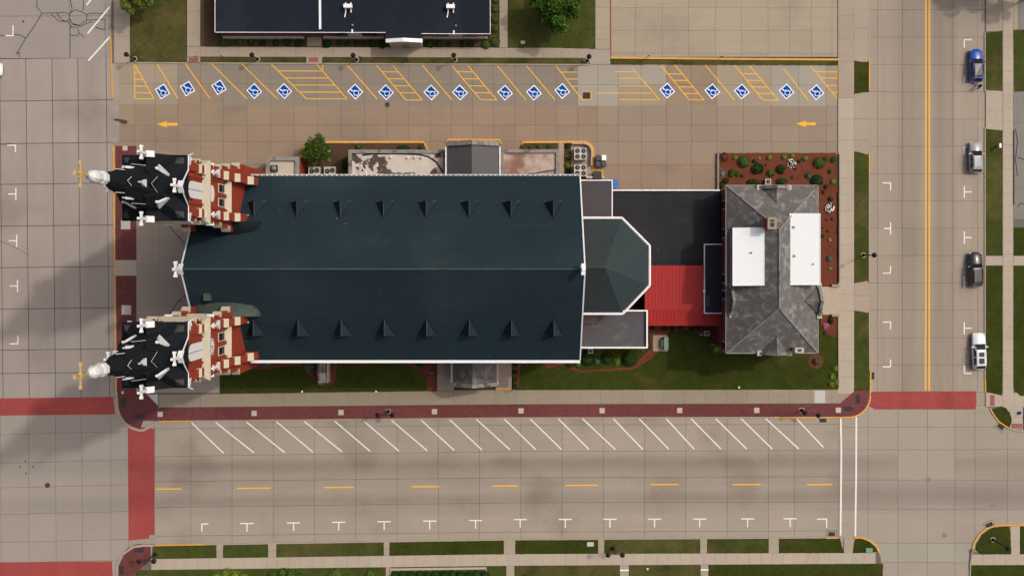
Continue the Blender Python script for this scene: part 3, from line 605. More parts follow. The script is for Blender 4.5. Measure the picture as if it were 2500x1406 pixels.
# manholes and drains (parts of the roads)
def manhole(parent, x, y, r, m='cast_iron'):
    mb = MB(); mb.lathe([(.02,r),(.046,r),(.049,r*.9)], P(x,y)[:2], 18); mb.build('manhole_cover', m, parent)
manhole(road_a, 945.5, 256.5, .36); manhole(road_ei, 2266,1170,.36,'asphalt_old'); manhole(road_ei,2424,1233,.33,'asphalt_old'); manhole(road_ei,2306,1306,.33,'asphalt_old')
manhole(road_wi,116,1184,.36); [manhole(road_wi,x,y,.11) for x,y in ((62,1125),(49,1139),(80,1138),(64,1155))]
mb = MB(); mb.prism(px2([(277,291),(287,290),(311,295),(311,302),(300,304),(290,297),(278,295)]), .02, .041); mb.build('stain_patch', 'cast_iron', road_a)
def drain(parent, x, y, w_, h_, rot=0, frame=True):
    p = P(x,y); M = Matrix.Translation((p.x,p.y,0)) @ Matrix.Rotation(R(rot),4,'Z'); w_ /= 36; h_ /= 36
    if frame:
        m1 = MB(); e = .22
        m1.strip([(-w_-e,-h_-e),(w_+e,-h_-e),(w_+e,h_+e),(-w_-e,h_+e),(-w_-e,-h_-e)], .05, .02, .042); m1.xf(M); m1.build('drain_frame', 'crack', parent)
    m2 = MB(); m2.box(-w_,w_,-h_,h_,.02,.045); m2.xf(M); m2.build('drain_grate', 'drain', parent)
    for k in range(-2,3):
        m3 = MB(); m3.box(k*w_/3-.025,k*w_/3+.025,-h_*.92,h_*.92,.04,.058); m3.xf(M); m3.build('grate_bar', 'cast_iron', parent)
drain(road_a,1432,234,18,16,0,False); drain(road_e,2129,917,11,17,0,False); drain(road_s,2009,1026,17,9,0,False); drain(road_s,2030,1303,16,10,0,True)
drain(road_ei,2443,1041,16,11,-40); drain(road_ei,2415,1281,18,11,25)

# ------------------------------------------------------------------ the church
church = empty('church', (-15, -1.5, 0), 'red brick twin-towered church with long dark slate roof and white crosses', 'church')
CYN = -1.54; ZE, ZR = 16.0, 26.0
XW, XE = -37.8, 8.35; YN, YS = 9.72, -12.75
def rz(y): return ZR-(ZR-ZE)*abs(y-CYN)/11.25          # roof height over y
mb = MB(); mb.box(XW+.3,XE-.4,YS+.6,YN-.6,0,ZE-.3)
mb.add([(XW+.3,YS+.6,ZE-.3),(XW+.3,YN-.6,ZE-.3),(XW+.3,CYN,ZR-.5),(XE-.4,YS+.6,ZE-.3),(XE-.4,YN-.6,ZE-.3),(XE-.4,CYN,ZR-.5)], [(0,2,1),(3,4,5),(0,3,5,2),(1,2,5,4)])
nave = mb.build('nave_wall', 'brick', church)
mb = MB()
for s_, ye in ((1,YN),(-1,YS)):
    a = [(XW,ye,ZE),(XE,ye,ZE),(XE,CYN,ZR),(XW,CYN,ZR)]; b = [(x,y,z-.3) for x,y,z in a]
    if s_ < 0: a = a; 
    mb.hull(b if s_ > 0 else b[::-1], a if s_ > 0 else a[::-1])
nroof = fixn(mb.build('roof', 'roof_nave', church))
mb = MB(); mb.tube((XW,CYN,ZR),(XE,CYN,ZR),.09,6); mb.build('ridge_cap', 'copper', nroof)
for x in (XW+.02, XE-.02):
    for ye in (YN,YS):
        mb = MB(); mb.hull([(x-.08,ye,ZE+.02),(x+.08,ye,ZE+.02),(x+.08,CYN,ZR+.02),(x-.08,CYN,ZR+.02)], [(x-.08,ye,ZE+.12),(x+.08,ye,ZE+.12),(x+.08,CYN,ZR+.12),(x-.08,CYN,ZR+.12)])
        fixn(mb.build('rake_trim', 'white_trim', nroof))
mb = MB(); mb.box(-32,XE,YS-.38,YS-.0,ZE-.45,ZE-.12); mb.build('gutter', 'white_trim', nroof)
mb = MB(); mb.box(-32,XE,YN+.03,YN+.16,ZE-.30,ZE-.24); mb.build('gutter', 'metal_grey', nroof)
mb = MB(); mb.box(-32,XE,YN+.165,YN+.22,ZE-.35,ZE-.1); mb.build('gutter_lip', 'white_trim', nroof)
gs = MB(); gs.box(-.05,.05,0,.22,0,.06)
gp = None
for k in range(66):
    x = -31.8+k*.608
    if gp is None: gp = gs.build('gutter_strap', 'white_trim', nroof, local=True); o = gp
    else: o = gp.copy(); COL.objects.link(o); o.parent = nroof
    o.location = Vector((x,YN-.03,ZE-.16))-wloc(nroof)
# dormers
def dormer(px, north):
    z0, yf, yb = 18.9, (6.46 if north else -9.56), (4.42 if north else -7.5); zr = 20.75; hw = 1.1; s_ = 1 if north else -1
    x = (px-CX)*(H-z0)/F
    d = MB(); y2 = yf
    A=(x-hw,y2,z0); B=(x+hw,y2,z0); C=(x,y2,zr); D=(x,yb,zr)
    d.add([A,B,C,D],[(0,1,2),(0,2,3),(1,3,2)])
    o = fixn(d.build('dormer', 'roof_nave', church))
    e = MB(); e.tube(C,D,.05,5); e.build('ridge', 'roof_hatch', o)
    e = MB(); e.tube(A,D,.07,5); e.tube(B,D,.07,5); e.build('valley', 'roof_tower', o); e = MB(); e.tube(A,B,.05,5); e.build('sill', 'metal_grey', o)
    l = MB(); l.poly([(x-.6,y2+s_*.03,z0+.2),(x+.6,y2+s_*.03,z0+.2),(x,y2+s_*.03,zr-.5)]); l.build('louvre', 'metal_black', o)
for px in (628,731.5,836,940,1043,1146.5,1248,1350): dormer(px, True)
for px in (628,736,840,944,1046,1149,1251,1353): dormer(px-2, False)
# tall arched nave windows, buttresses, west door and rose window
def arched(parent, fn, u, hw_, z0, z1, nm='window'):
    prof = [(-hw_,z0),(hw_,z0),(hw_,z1)]+[(hw_*math.cos(R(a)), z1+hw_*1.5*math.sin(R(a))) for a in (30,60,90,120,150)]+[(-hw_,z1)]
    q = MB(); q.hull([fn(u+a*1.18,-.05,z) for a,z in prof],[fn(u+a*1.18,.06,z0-.2+(z-z0)*1.06) for a,z in prof]); wn = fixn(q.build(nm, 'cream', parent))
    q = MB(); q.hull([fn(u+a,-.02,z) for a,z in prof],[fn(u+a,.09,z) for a,z in prof]); fixn(q.build('pane', 'glass_dark', wn)); return wn
fnN = lambda u,n,z: (u, YN-.6+n, z); fnS = lambda u,n,z: (u, YS+.6-n, z); fnW = lambda u,n,z: (XW+.3-n, u, z)
for k in range(8):
    xw = -28.5+k*4.9
    for fn in (fnN, fnS):
        arched(church, fn, xw, .9, 5.5 if fn is fnN else 6.5, 11.0)
        q = MB(); a = fn(xw+2.2,-.1,0); b = fn(xw+2.75,.55,13); q.box(a[0],b[0],min(a[1],b[1]),max(a[1],b[1]),0,13); q.build('buttress', 'brick', church)
arched(church, fnW, CYN, 1.5, .1, 4.2, 'doorway'); arched(church, fnW, CYN-2.6, .45, 7, 10); arched(church, fnW, CYN+2.6, .45, 7, 10)
q = MB(); pr_ = [(1.9*math.cos(2*math.pi*i/24), 14.5+1.9*math.sin(2*math.pi*i/24)) for i in range(24)]
q.hull([fnW(CYN+a,-.05,z) for a,z in pr_],[fnW(CYN+a,.07,z) for a,z in pr_]); rw_ = fixn(q.build('rose_window', 'cream', church)); q = MB(); q.hull([fnW(CYN+a*.82,0,14.5+(z-14.5)*.82) for a,z in pr_],[fnW(CYN+a*.82,.1,14.5+(z-14.5)*.82) for a,z in pr_]); fixn(q.build('pane','glass_dark',rw_))
# ridge crosses
def cross(parent, x, y, z, h, sp, m='white_trim', axis='y', t=.14, saddle=0, sax='y'):
    c = MB(); c.box(x-t,x+t,y-t,y+t,z,z+h)
    za = z+h*.62
    if axis == 'y': c.box(x-t*.9,x+t*.9,y-sp,y+sp,za-t,za+t)
    else: c.box(x-sp,x+sp,y-t*.9,y+t*.9,za-t,za+t)
    for d in ((sp,za),(-sp,za)):
        if axis == 'y': c.box(x-t*1.3,x+t*1.3,y+d[0]-t,y+d[0]+t,za-t*1.4,za+t*1.4)
        else: c.box(x+d[0]-t,x+d[0]+t,y-t*1.3,y+t*1.3,za-t*1.4,za+t*1.4)
    if saddle:
        for s_ in (1,-1):
            if sax == 'y': c.hull([(x-.2,y,z-.1),(x+.32,y,z-.1),(x+.32,y+s_*saddle,z-saddle*1.1),(x-.2,y+s_*saddle,z-saddle*1.1)], [(x-.2,y,z+.2),(x+.32,y,z+.2),(x+.32,y+s_*saddle,z-saddle*1.1+.2),(x-.2,y+s_*saddle,z-saddle*1.1+.2)])
            else: c.hull([(x,y-.3,z-.1),(x,y+.3,z-.1),(x+s_*saddle,y+.3,z-saddle*1.1),(x+s_*saddle,y-.3,z-saddle*1.1)], [(x,y-.3,z+.2),(x,y+.3,z+.2),(x+s_*saddle,y+.3,z-saddle*1.1+.2),(x+s_*saddle,y-.3,z-saddle*1.1+.2)])
    return fixn(c.build('cross', m, parent))
cross(nroof, XW-.1, CYN, ZR+.1, 2.4, .75, saddle=.6, t=.15); cross(nroof, XE-.3, CYN, ZR+.1, 1.6, .5, saddle=.4, t=.16)
# vent box on the roof
mb = MB(); c = P(507,725,23.2); mb.box(c.x-.42,c.x+.42,c.y-.42,c.y+.42,22.0,23.6); mb.build('vent_box', 'copper', nroof)

# towers
TX = -35.2
def face(k, u, n, z, ty):                 # k: 0 E, 1 N, 2 W, 3 S ; u along the face, n outward
    c, s_ = (1,0,-1,0)[k], (0,1,0,-1)[k]; return (TX+c*n-s_*u, ty+s_*n+c*u, z)
def fbox(mb, k, ty, u0,u1,n0,n1,z0,z1):
    mb.hull([face(k,u0,n0,z0,ty),face(k,u0,n1,z0,ty),face(k,u1,n1,z0,ty),face(k,u1,n0,z0,ty)], [face(k,u0,n0,z1,ty),face(k,u0,n1,z1,ty),face(k,u1,n1,z1,ty),face(k,u1,n0,z1,ty)])
def fwedge(mb, k, ty, u0,u1,n0,n1,z0,z1):    # sloping weathering: high at n0, low at n1
    mb.hull([face(k,u0,n0,z0,ty),face(k,u0,n1,z0,ty),face(k,u1,n1,z0,ty),face(k,u1,n0,z0,ty)], [face(k,u0,n0,z1,ty),face(k,u0,n1,z0+.06,ty),face(k,u1,n1,z0+.06,ty),face(k,u1,n0,z1,ty)])
def tower(ty, clock):
    hw = 2.85
    mb = MB(); mb.box(TX-hw,TX+hw,ty-hw,ty+hw,0,44.3)
    for k in range(4):
        # gable
        mb.hull([face(k,-1.7,hw+.02,44.2,ty),face(k,1.7,hw+.02,44.2,ty),face(k,0,hw+.02,47.0,ty)], [face(k,-1.7,hw-.5,44.2,ty),face(k,1.7,hw-.5,44.2,ty),face(k,0,hw-.5,47.0,ty)])
        for s_ in (-1,1):
            uu = sorted((s_*1.85, s_*2.68))
            fbox(mb,k,ty,uu[0],uu[1],hw-.1,hw+.22,37.2,43.3); fbox(mb,k,ty,uu[0],uu[1],hw-.1,hw+.36,37.1,39.2)
            for (z0,z1,pr) in ((28.6,33.2,.30),(24.6,28.6,.62),(19.6,24.6,1.0),(0,19.6,1.45)): fbox(mb,k,ty,uu[0]-.03,uu[1]+.03,hw-.1,hw+pr,z0,z1)
        # recessed panel ribs
        for s_ in (-1,1): fbox(mb,k,ty,s_*1.35-.1,s_*1.35+.1,hw-.1,hw+.12,37.4,43.0); fbox(mb,k,ty,s_*1.55-.09,s_*1.55+.09,hw-.1,hw+.12,26.5,35.2)
        fbox(mb,k,ty,-.22,.22,hw-.1,hw+.10,26.6,32)
    t = fixn(mb.build('tower', 'brick', church)); t['label'] = 'tower with a %s clock disc' % ('numbered' if clock else 'plain white')
    for k in range(4):
        for s_ in (-1,1):
            uu = sorted((s_*1.85, s_*2.68))
            for (z,pr0,pr1,hh) in ((39.2,.22,.42,.75),(37.6,.36,.58,.75),(28.6,.30,.70,1.1),(24.6,.62,1.08,1.2),(19.6,1.0,1.55,1.2)):
                q = MB(); fwedge(q,k,ty,uu[0]-.06,uu[1]+.06,hw+pr0-.2,hw+pr1,z,z+hh); fixn(q.build('weathering', 'cream', t))
            q = MB(); um = (uu[0]+uu[1])/2           # white gablet cap
            q.hull([face(k,um-.45,hw-.05,32.3,ty),face(k,um+.45,hw-.05,32.3,ty),face(k,um,hw-.05,33.6,ty)], [face(k,um-.5,hw+.55,32.0,ty),face(k,um+.5,hw+.55,32.0,ty),face(k,um,hw+.55,33.4,ty)])
            fbox(q,k,ty,um-.12,um+.12,hw+.2,hw+.44,33.3,34.6); fbox(q,k,ty,um-.28,um+.28,hw+.24,hw+.40,33.9,34.2); fixn(q.build('pinnacle', 'white_trim', t))
            q = MB(); us = s_*2.75                    # white corner bracket under the eaves
            q.hull([face(k,us-.5,hw-.05,42.9,ty),face(k,us+.3,hw-.05,42.9,ty),face(k,us+.3,hw-.05,44.25,ty)],[face(k,us-.5,hw+.3,43.2,ty),face(k,us+.35,hw+.36,43.0,ty),face(k,us+.35,hw+.36,44.25,ty)]); fixn(q.build('bracket', 'white_trim', t))
        # belfry opening with white louvres
        q = MB(); ow = .86; zb, zs, zt = 37.3, 41.9, 43.35
        prof = [(-ow,zb),(ow,zb),(ow,zs)]+[(ow*math.cos(R(a)), zs+(zt-zs)*math.sin(R(a))) for a in (22,45,68,90,112,135,158)]+[(-ow,zs)]
        q.hull([face(k,u,hw-.1,z,ty) for u,z in prof],[face(k,u,hw+.07,z,ty) for u,z in prof]); bw = fixn(q.build('belfry_window', 'white_trim', t))
        q = MB(); fbox(q,k,ty,-.03,.03,hw+.02,hw+.1,zb,zt-.1); q.build('mullion', 'metal_grey', bw) if False else q.build('mullion', 'metal_grey', t)
        q = MB(); out = [(u*1.16, zs+(z-zs)*1.14 if z > zs else z) for u,z in prof[2:]]
        pts = [face(k,u,hw+.06,z,ty) for u,z in out]
        for a_,b_ in zip(pts[:-1],pts[1:]): q.tube(a_,b_,.11,5)
        q.build('arch_moulding', 'brick_dark', t)
        # stepped stone band and paired windows
        for wz,(u0,u1,z0,z1,pr) in enumerate(((-2.2,2.2,25.6,26.2,.30),(-1.9,1.9,26.2,26.7,.24),(-1.72,1.72,26.7,27.1,.18),(-1.5,1.5,27.1,27.5,.13),(-1.3,1.3,27.5,27.9,.09))):
            q = MB(); fwedge(q,k,ty,u0,u1,hw-.05,hw+pr,z0,z1); fixn(q.build('stone_band', 'cream', t))
        for u in (-.78,.78):
            q = MB(); fbox(q,k,ty,u-.5,u+.5,hw-.05,hw+.07,28.1,30.7); wn = fixn(q.build('window', 'cream', t))
            q = MB(); fbox(q,k,ty,u-.40,u+.40,hw+.03,hw+.085,28.9,30.55); fbox(q,k,ty,u-.40,u+.40,hw+.03,hw+.085,28.22,28.72); q.build('pane', 'glass_dark', t)
        # clock / disc
        q = MB(); n_ = 24; prof = [(.9*math.cos(2*math.pi*i/n_), 33.6+.9*math.sin(2*math.pi*i/n_)) for i in range(n_)]
        q.hull([face(k,u,hw-.05,z,ty) for u,z in prof],[face(k,u,hw+.09,z,ty) for u,z in prof]); fixn(q.build('clock_face', 'paint_white', t))
        if clock:
            for h_ in range(12):
                a = R(30*h_); cu, cz = .72*math.cos(a), 33.6+.72*math.sin(a); q = MB(); fbox(q,k,ty,cu-.09,cu+.09,hw+.05,hw+.1,cz-.09,cz+.09); q.build('hour_mark', 'metal_black', t)
            q = MB(); fbox(q,k,ty,-.05,.05,hw+.05,hw+.115,33.5,34.2); q.build('minute_hand', 'metal_black', t); q = MB(); fbox(q,k,ty,-.4,.06,hw+.05,hw+.11,33.55,33.66); q.build('hour_hand', 'metal_black', t)
    # cornice ring
    q = MB(); pr = .52
    for k in range(4):
        q.hull([face(k,-hw-pr,hw+pr,36.0,ty),face(k,hw+pr,hw+pr,36.0,ty),face(k,hw-.05,hw-.05,35.6,ty),face(k,-hw+.05,hw-.05,35.6,ty)],
               [face(k,-hw-pr,hw+pr,36.25,ty),face(k,hw+pr,hw+pr,36.25,ty),face(k,hw-.05,hw-.05,37.7,ty),face(k,-hw+.05,hw-.05,37.7,ty)])
    fixn(q.build('cornice', 'cream', t))
    # roof: broached eaves, gable roofs
    q = MB(); ev = 3.25; n8 = [(TX+2.45/math.cos(R(22.5))*math.cos(R(22.5+45*i)), ty+2.45/math.cos(R(22.5))*math.sin(R(22.5+45*i))) for i in range(8)]
    sqp = []
    for i in range(8):
        c_, s_ = math.cos(R(22.5+45*i)), math.sin(R(22.5+45*i)); m_ = max(abs(c_),abs(s_)); sqp.append((TX+ev*(c_/m_), ty+ev*(s_/m_)))
    ring = []
    for i in range(8):      # square outline incl. corners -> 12 points handled as plain skirt
        ring.append(sqp[i])
    q.box(TX-ev,TX+ev,ty-ev,ty+ev,44.3,44.5)
    sk = [(TX-ev,ty-ev),(TX+ev,ty-ev),(TX+ev,ty+ev),(TX-ev,ty+ev)]
    q.hull([(x,y,44.45) for x,y in sk],[(TX+(x-TX)*.45,ty+(y-ty)*.45,47.3) for x,y in sk])
    for k in range(4):
        q.hull([face(k,-1.78,ev,44.42,ty),face(k,1.78,ev,44.42,ty),face(k,0,ev,47.25,ty)],[face(k,-1.78,.6,44.42,ty),face(k,1.78,.6,44.42,ty),face(k,0,.6,47.25,ty)])
    rf = fixn(q.build('tower_roof', 'roof_tower', t))
    for k in range(4):      # white gable rakes and eave trims
        for s_ in ((-1,1) if k == 0 else ()):
            q = MB(); q.tube(face(k,s_*1.78,ev+.02,44.45,ty),face(k,0,ev+.02,47.28,ty),.07,5); q.build('rake_trim', 'white_trim', t)
            q = MB(); q.tube(face(k,s_*1.78,ev+.02,44.45,ty),face(k,s_*3.2,ev+.02,44.45,ty),.06,5); q.build('eave_trim', 'white_trim', t)
            q = MB(); q.tube(face(k,s_*3.15,ev,44.5,ty),face(k,s_*3.5,ev+.3,43.6,ty),.09,5,.03); q.build('corner_spur', 'white_trim', t) if k in (0,2) else None
        c, s_ = (1,0,-1,0)[k], (0,1,0,-1)[k]
        cross(t, TX+c*(ev-.1), ty+s_*(ev-.1), 47.25, 2.6, .56, t=.115, saddle=.6, sax='y' if k in (0,2) else 'x')
        q = MB(); a = R(45+90*k); cx_, cy_ = TX+3.55*math.cos(a), ty+3.55*math.sin(a); zz = 45.55
        zc = lambda d: 44.45+(4.596-d)/ (4.596*.55)*2.85
        pts = []
        for (dr,dt) in ((.45,0),(0,.45),(-.45,0),(0,-.45)):
            d_ = 3.75+dr; x_ = TX+d_*math.cos(a)-dt*math.sin(a); y_ = ty+d_*math.sin(a)+dt*math.cos(a); pts.append((x_,y_, 44.45+max(0,(ev-max(abs(x_-TX),abs(y_-ty))))/(ev*.55)*2.85+.05))
        q.hull([(p[0],p[1],p[2]-.2) for p in pts], pts); fixn(q.build('hatch', 'roof_hatch', t))
    # spire: octagonal, with two rings of gablets
    ap = lambda z: 1.0+(55.1-z)*.15
    c8 = 1/math.cos(R(22.5))
    q = MB(); q.lathe([(45.0,2.4*c8),(47.2,2.1*c8),(50.0,1.74*c8),(55.1,.98*c8),(57.3,.66*c8),(57.35,.74*c8),(57.6,.68*c8),(59.7,.34*c8)], (TX,ty), 8, ph=R(22.5)); sp = q.build('spire', 'roof_tower', t)
    def f8(i, u, n, z): a = R(45*i); return (TX+n*math.cos(a)-u*math.sin(a), ty+n*math.sin(a)+u*math.cos(a), z)
    for (zb,zt,hw8,fac,tr) in ((49.9,51.8,.74,1.80,.02),(55.1,56.2,.42,1.02,.03)):
        for i in range(8):
            q = MB(); q.hull([f8(i,-hw8,fac,zb),f8(i,hw8,fac,zb),f8(i,0,fac,zt)],[f8(i,-hw8,.3,zb),f8(i,hw8,.3,zb),f8(i,0,.3,zt)]); fixn(q.build('gablet', 'roof_tower', t))
            for s_ in ((-1,1) if i % 2 == 0 else ()):
                q = MB(); q.tube(f8(i,s_*hw8,fac+.02,zb),f8(i,0,fac+.02,zt),tr,4); q.build('gablet_trim', 'white_trim', t)
    for i in range(8):      # white lucarnes: large at the diagonals, small on the straight sides higher up
        if i % 2: zb,zt,hh,n1 = 46.9,48.9,.72,2.35
        else: zb,zt,hh,n1 = 52.2,53.7,.36,1.52
        q = MB(); q.hull([f8(i,-hh,n1,zb),f8(i,hh,n1,zb),f8(i,hh*.8,n1,zb+(zt-zb)*.35),f8(i,0,n1,zt),f8(i,-hh*.8,n1,zb+(zt-zb)*.35)],[f8(i,-hh,n1-.22,zb),f8(i,hh,n1-.22,zb),f8(i,hh*.8,n1-.22,zb+(zt-zb)*.35),f8(i,0,n1-.22,zt),f8(i,-hh*.8,n1-.22,zb+(zt-zb)*.35)])
        x_,y_,_ = f8(i,0,n1-.1,zt); q.lathe([(zt-.1,.05),(zt+.25,.05),(zt+.3,.15 if i%2 else .08),(zt+.55,.15 if i%2 else .08),(zt+.7,.03)],(x_,y_),8); fixn(q.build('lucarne', 'white_trim', t))
        q = MB(); q.hull([f8(i,-hh*.9,n1-.24,zb),f8(i,hh*.9,n1-.24,zb),f8(i,0,n1-.24,zt-.1)],[f8(i,-hh*.6,.4,zb),f8(i,hh*.6,.4,zb),f8(i,0,.4,zt-.1)]); fixn(q.build('lucarne_roof', 'roof_tower', t))
    q = MB(); q.lathe([(59.4,.40),(59.6,.64),(60.5,.62),(60.7,.54),(61.6,.52),(61.9,.58),(62.5,.46),(63.1,.16),(63.3,.1)],(TX,ty),8,ph=R(22.5)); fixn(q.build('lantern', 'white_trim', t))
    q = MB(); q.lathe([(63.1,.1),(63.5,.16),(63.9,.08)],(TX,ty),8); q.box(TX-.07,TX+.07,ty-.07,ty+.07,63.6,66.2); q.box(TX-.07,TX+.07,ty-.95,ty+.95,64.85,65.0)
    for d in (-.95,.95): q.box(TX-.12,TX+.12,ty+d-.16,ty+d+.16,64.8,65.05)
    q.box(TX-.12,TX+.12,ty-.18,ty+.18,66.0,66.3); q.box(TX-.14,TX+.14,ty-.26,ty+.26,64.78,65.08); fixn(q.build('finial_cross', 'gold', t))
    return t
tower(6.66, False); tower(-9.78, True)
# stair turrets beside the towers, on the nave roof
for s_, cy_, m in ((1, 4.0, 'roof_tower'), (-1, -7.1, 'copper')):
    mb = MB(); cx_ = -33.6; r = 3.3
    ringp = [(cx_+r*math.cos(R(a))*1.15, cy_+(-s_)*1.7*math.sin(R(a))) for a in range(0,181,20)]
    mb.prism(ringp, 15, 22.2); tw = fixn(mb.build('stair_turret', 'brick', church))
    mb = MB(); n_ = len(ringp); ro = [(cx_+(x-cx_)*1.08, cy_+(y-cy_)*1.12, 22.15) for x,y in ringp]
    mb.add(ro+[(cx_,cy_,24.6)], [(i,i+1,n_) for i in range(n_-1)]+[(n_-1,0,n_)]); fixn(mb.build('turret_roof', m, tw))
    mb = MB(); [mb.tube(ro[i],ro[i+1],.12,5) for i in range(n_-1)]; mb.build('turret_gutter', m, tw)
# front handrails with posts
for pts in (((418,550),(440,578),(452,590)),((420,765),(441,734),(452,722))):
    mb = MB(); w3 = [P(*p) for p in pts]
    for i,p in enumerate(w3):
        mb.tube((p.x,p.y,0.1),(p.x,p.y,1.1),.05)
        if i: mb.tube((w3[i-1].x,w3[i-1].y,1.1),(p.x,p.y,1.1),.04)
    solo(mb, 'handrail', 'metal_black', 'black handrail with two ball posts beside the %s tower' % ('disc' if pts[0][1] < 600 else 'clock'), 'handrail')

# apse
za, zr_ = 11.0, 16.5
ap_ = [(1424,532),(1518,532),(1586,600),(1586,697),(1520,766),(1424,766)]
ring = [(PX(x,za),PY(y,za)) for x,y in ap_]; ring[0] = (XE-.5,ring[0][1]); ring[-1] = (XE-.5,ring[-1][1])
mb = MB(); cxr = PX(1477,zr_); cyr = PY(652.5,zr_)
mb.prism([(cxr+(x-cxr)*.95, cyr+(y-cyr)*.95) for x,y in ring], 0, za-.05); apse = fixn(mb.build('apse_wall', 'brick', church))
mb = MB(); inn = [(cxr+(x-cxr)*.965, cyr+(y-cyr)*.965, za) for x,y in ring]; inn[0] = (XE-.5,inn[0][1],za); inn[-1] = (XE-.5,inn[-1][1],za)
vs = inn+[(cxr,cyr,zr_),(XE-.5,cyr,zr_)]
mb.add(vs, [(0,1,6,7),(1,2,6),(2,3,6),(3,4,6),(4,5,7,6)]); ar = fixn(mb.build('apse_roof', 'roof_apse', church))
mb = MB(); mb.tube((XE-.4,cyr,zr_),(cxr,cyr,zr_),.06); [mb.tube((cxr,cyr,zr_),inn[i],.03) for i in range(1,5)]; mb.build('hip_cap', 'copper', ar)
mb = MB(); [mb.tube((*ring[i],za+.02),(*ring[i+1],za+.02),.17,6) for i in range(5)]; mb.build('gutter', 'white_trim', ar)

def flatroof(parent, name, quad, z, m, cap=None, capm='white_trim', wall='brick', capw=.3, caph=.25, wz=0, skip=(), roofname='roof'):
    pts = [(PX(x,z),PY(y,z)) for x,y in quad]
    mb = MB(); mb.prism(pts, wz, z-.06); wl = mb.build(name, wall, parent)
    mb = MB(); c = (sum(p[0] for p in pts)/len(pts), sum(p[1] for p in pts)/len(pts)); mb.prism([(c[0]+(p[0]-c[0])*.998, c[1]+(p[1]-c[1])*.998) for p in pts], z-.05, z); rf = mb.build(roofname, m, wl)
    if cap:
        n = len(pts)
        for i in range(n):
            if i in skip: continue
            a = Vector(pts[i]); b = Vector(pts[(i+1)%n]); L = (b-a).length; d = (b-a)/L; nrm = Vector((d.y,-d.x)); 
            if (Vector(c)-a).dot(nrm) < 0: nrm = -nrm
            k = max(1,round(L/cap))
            for j in range(k):
                p0 = a+d*(L*j/k+.012); p1 = a+d*(L*(j+1)/k-.012)
                q = MB(); q.prism([tuple(p0-nrm*.04),tuple(p1-nrm*.04),tuple(p1+nrm*capw),tuple(p0+nrm*capw)], z-.1, z+caph+random.uniform(0,.02)); q.build('cap_stone' if capm != 'white_trim' else 'coping', capm, wl)
    return wl
flatroof(church, 'vestry_wall', [(1400,440),(1495,440),(1495,531),(1400,531)], 8, 'membrane_grey', 9, capw=.1, caph=.12)
flatroof(church, 'sacristy_wall', [(1400,757),(1580,757),(1580,849),(1400,849)], 6, 'membrane_stain', 9, capw=.16, caph=.45)
# north annexes
ax1 = flatroof(church, 'annex_wall', [(852,367),(1090,367),(1090,460),(852,460)], 4.6, 'peeling', .85, 'stone_grey', 'brick', .42, .35, skip=(2,))
ax2 = flatroof(church, 'annex_wall', [(1222,366),(1365,366),(1365,460),(1222,460)], 4.6, 'peeling_rust', .85, 'stone_grey', 'brick', .42, .35, skip=(2,))
ax3 = flatroof(church, 'annex_wall', [(651,384),(731,384),(731,460),(651,460)], 4.2, 'stone_pale', .85, 'stone_grey', 'brick', .5, .4, skip=(2,))
mb = MB(); c = P(669,411,4.7); mb.box(c.x-.42,c.x+.42,c.y-.42,c.y+.42,4.2,4.75); fh = mb.build('fan_housing', 'unit_dark', ax3); mb = MB(); mb.lathe([(4.7,.32),(4.85,.3),(4.95,.12)],(c.x,c.y),12); mb.build('fan_cowl', 'metal_grey', ax3)
for (x,y) in ((955,384),(996,385),(1013,384),(1030,385)):
    mb = MB(); c = P(x,y,4.9); mb.lathe([(4.55,.1),(5.0,.1),(5.05,.14),(5.15,.1)],(c.x,c.y),8); mb.build('vent_pipe', 'white_trim', ax1)
mb = MB(); z_=4.7; pts = [(885,379),(910,376),(960,375),(1020,377),(1045,382),(1065,395),(1078,415),(1085,428)]
for a,b in zip(pts[:-1],pts[1:]): mb.tube(P(*a,z_),P(*b,z_),.09,6)
mb.build('cable', 'metal_black', ax1)
mb = MB(); pts = [(1355,415),(1330,419),(1305,424),(1292,424),(1284,430)]
for a,b in zip(pts[:-1],pts[1:]): mb.tube(P(*a,z_),P(*b,z_),.07,6)
mb.build('cable', 'metal_black', ax2); mb = MB(); mb.tube(P(880,402,4.65),P(897,428,4.65),.06,6); mb.build('pipe', 'white_trim', ax1)
# gabled entrance between the annexes
ez, rz2 = 6.4, 8.6; x0,x1,xm = PX(1091,ez),PX(1218,ez),PX(1152,rz2); y0,y1 = PY(351,ez),PY(470,ez)
mb = MB(); mb.box(x0+.1,x1-.1,y1,y0-.15,0,ez-.05); mb.add([(x0+.1,y0-.15,ez-.05),(x1-.1,y0-.15,ez-.05),(xm,y0-.15,rz2-.1)],[(0,1,2)]); gw = fixn(mb.build('gable_wall', 'brick', church))
mb = MB(); mb.add([(x0,y0-.2,ez),(xm,y0-.2,rz2),(xm,y1,rz2),(x0,y1,ez),(x1,y0-.2,ez),(x1,y1,ez)],[(0,1,2,3),(1,4,5,2)]); fixn(mb.build('gable_roof', 'roof_lead', gw))
for (a,b) in (((x0-.1,ez),(xm,rz2)),((xm,rz2),(x1+.1,ez))):
    for j in range(5):
        p = [(a[0]+(b[0]-a[0])*t, a[1]+(b[1]-a[1])*t) for t in (j/5+.006,(j+1)/5-.006)]
        q = MB(); q.hull([(p[0][0],y0-.35,p[0][1]-.1),(p[1][0],y0-.35,p[1][1]-.1),(p[1][0],y0+.25,p[1][1]-.1),(p[0][0],y0+.25,p[0][1]-.1)],[(p[0][0],y0-.35,p[0][1]+.4),(p[1][0],y0-.35,p[1][1]+.4),(p[1][0],y0+.25,p[1][1]+.4),(p[0][0],y0+.25,p[0][1]+.4)]); fixn(q.build('cap_stone', 'stone_grey', gw))
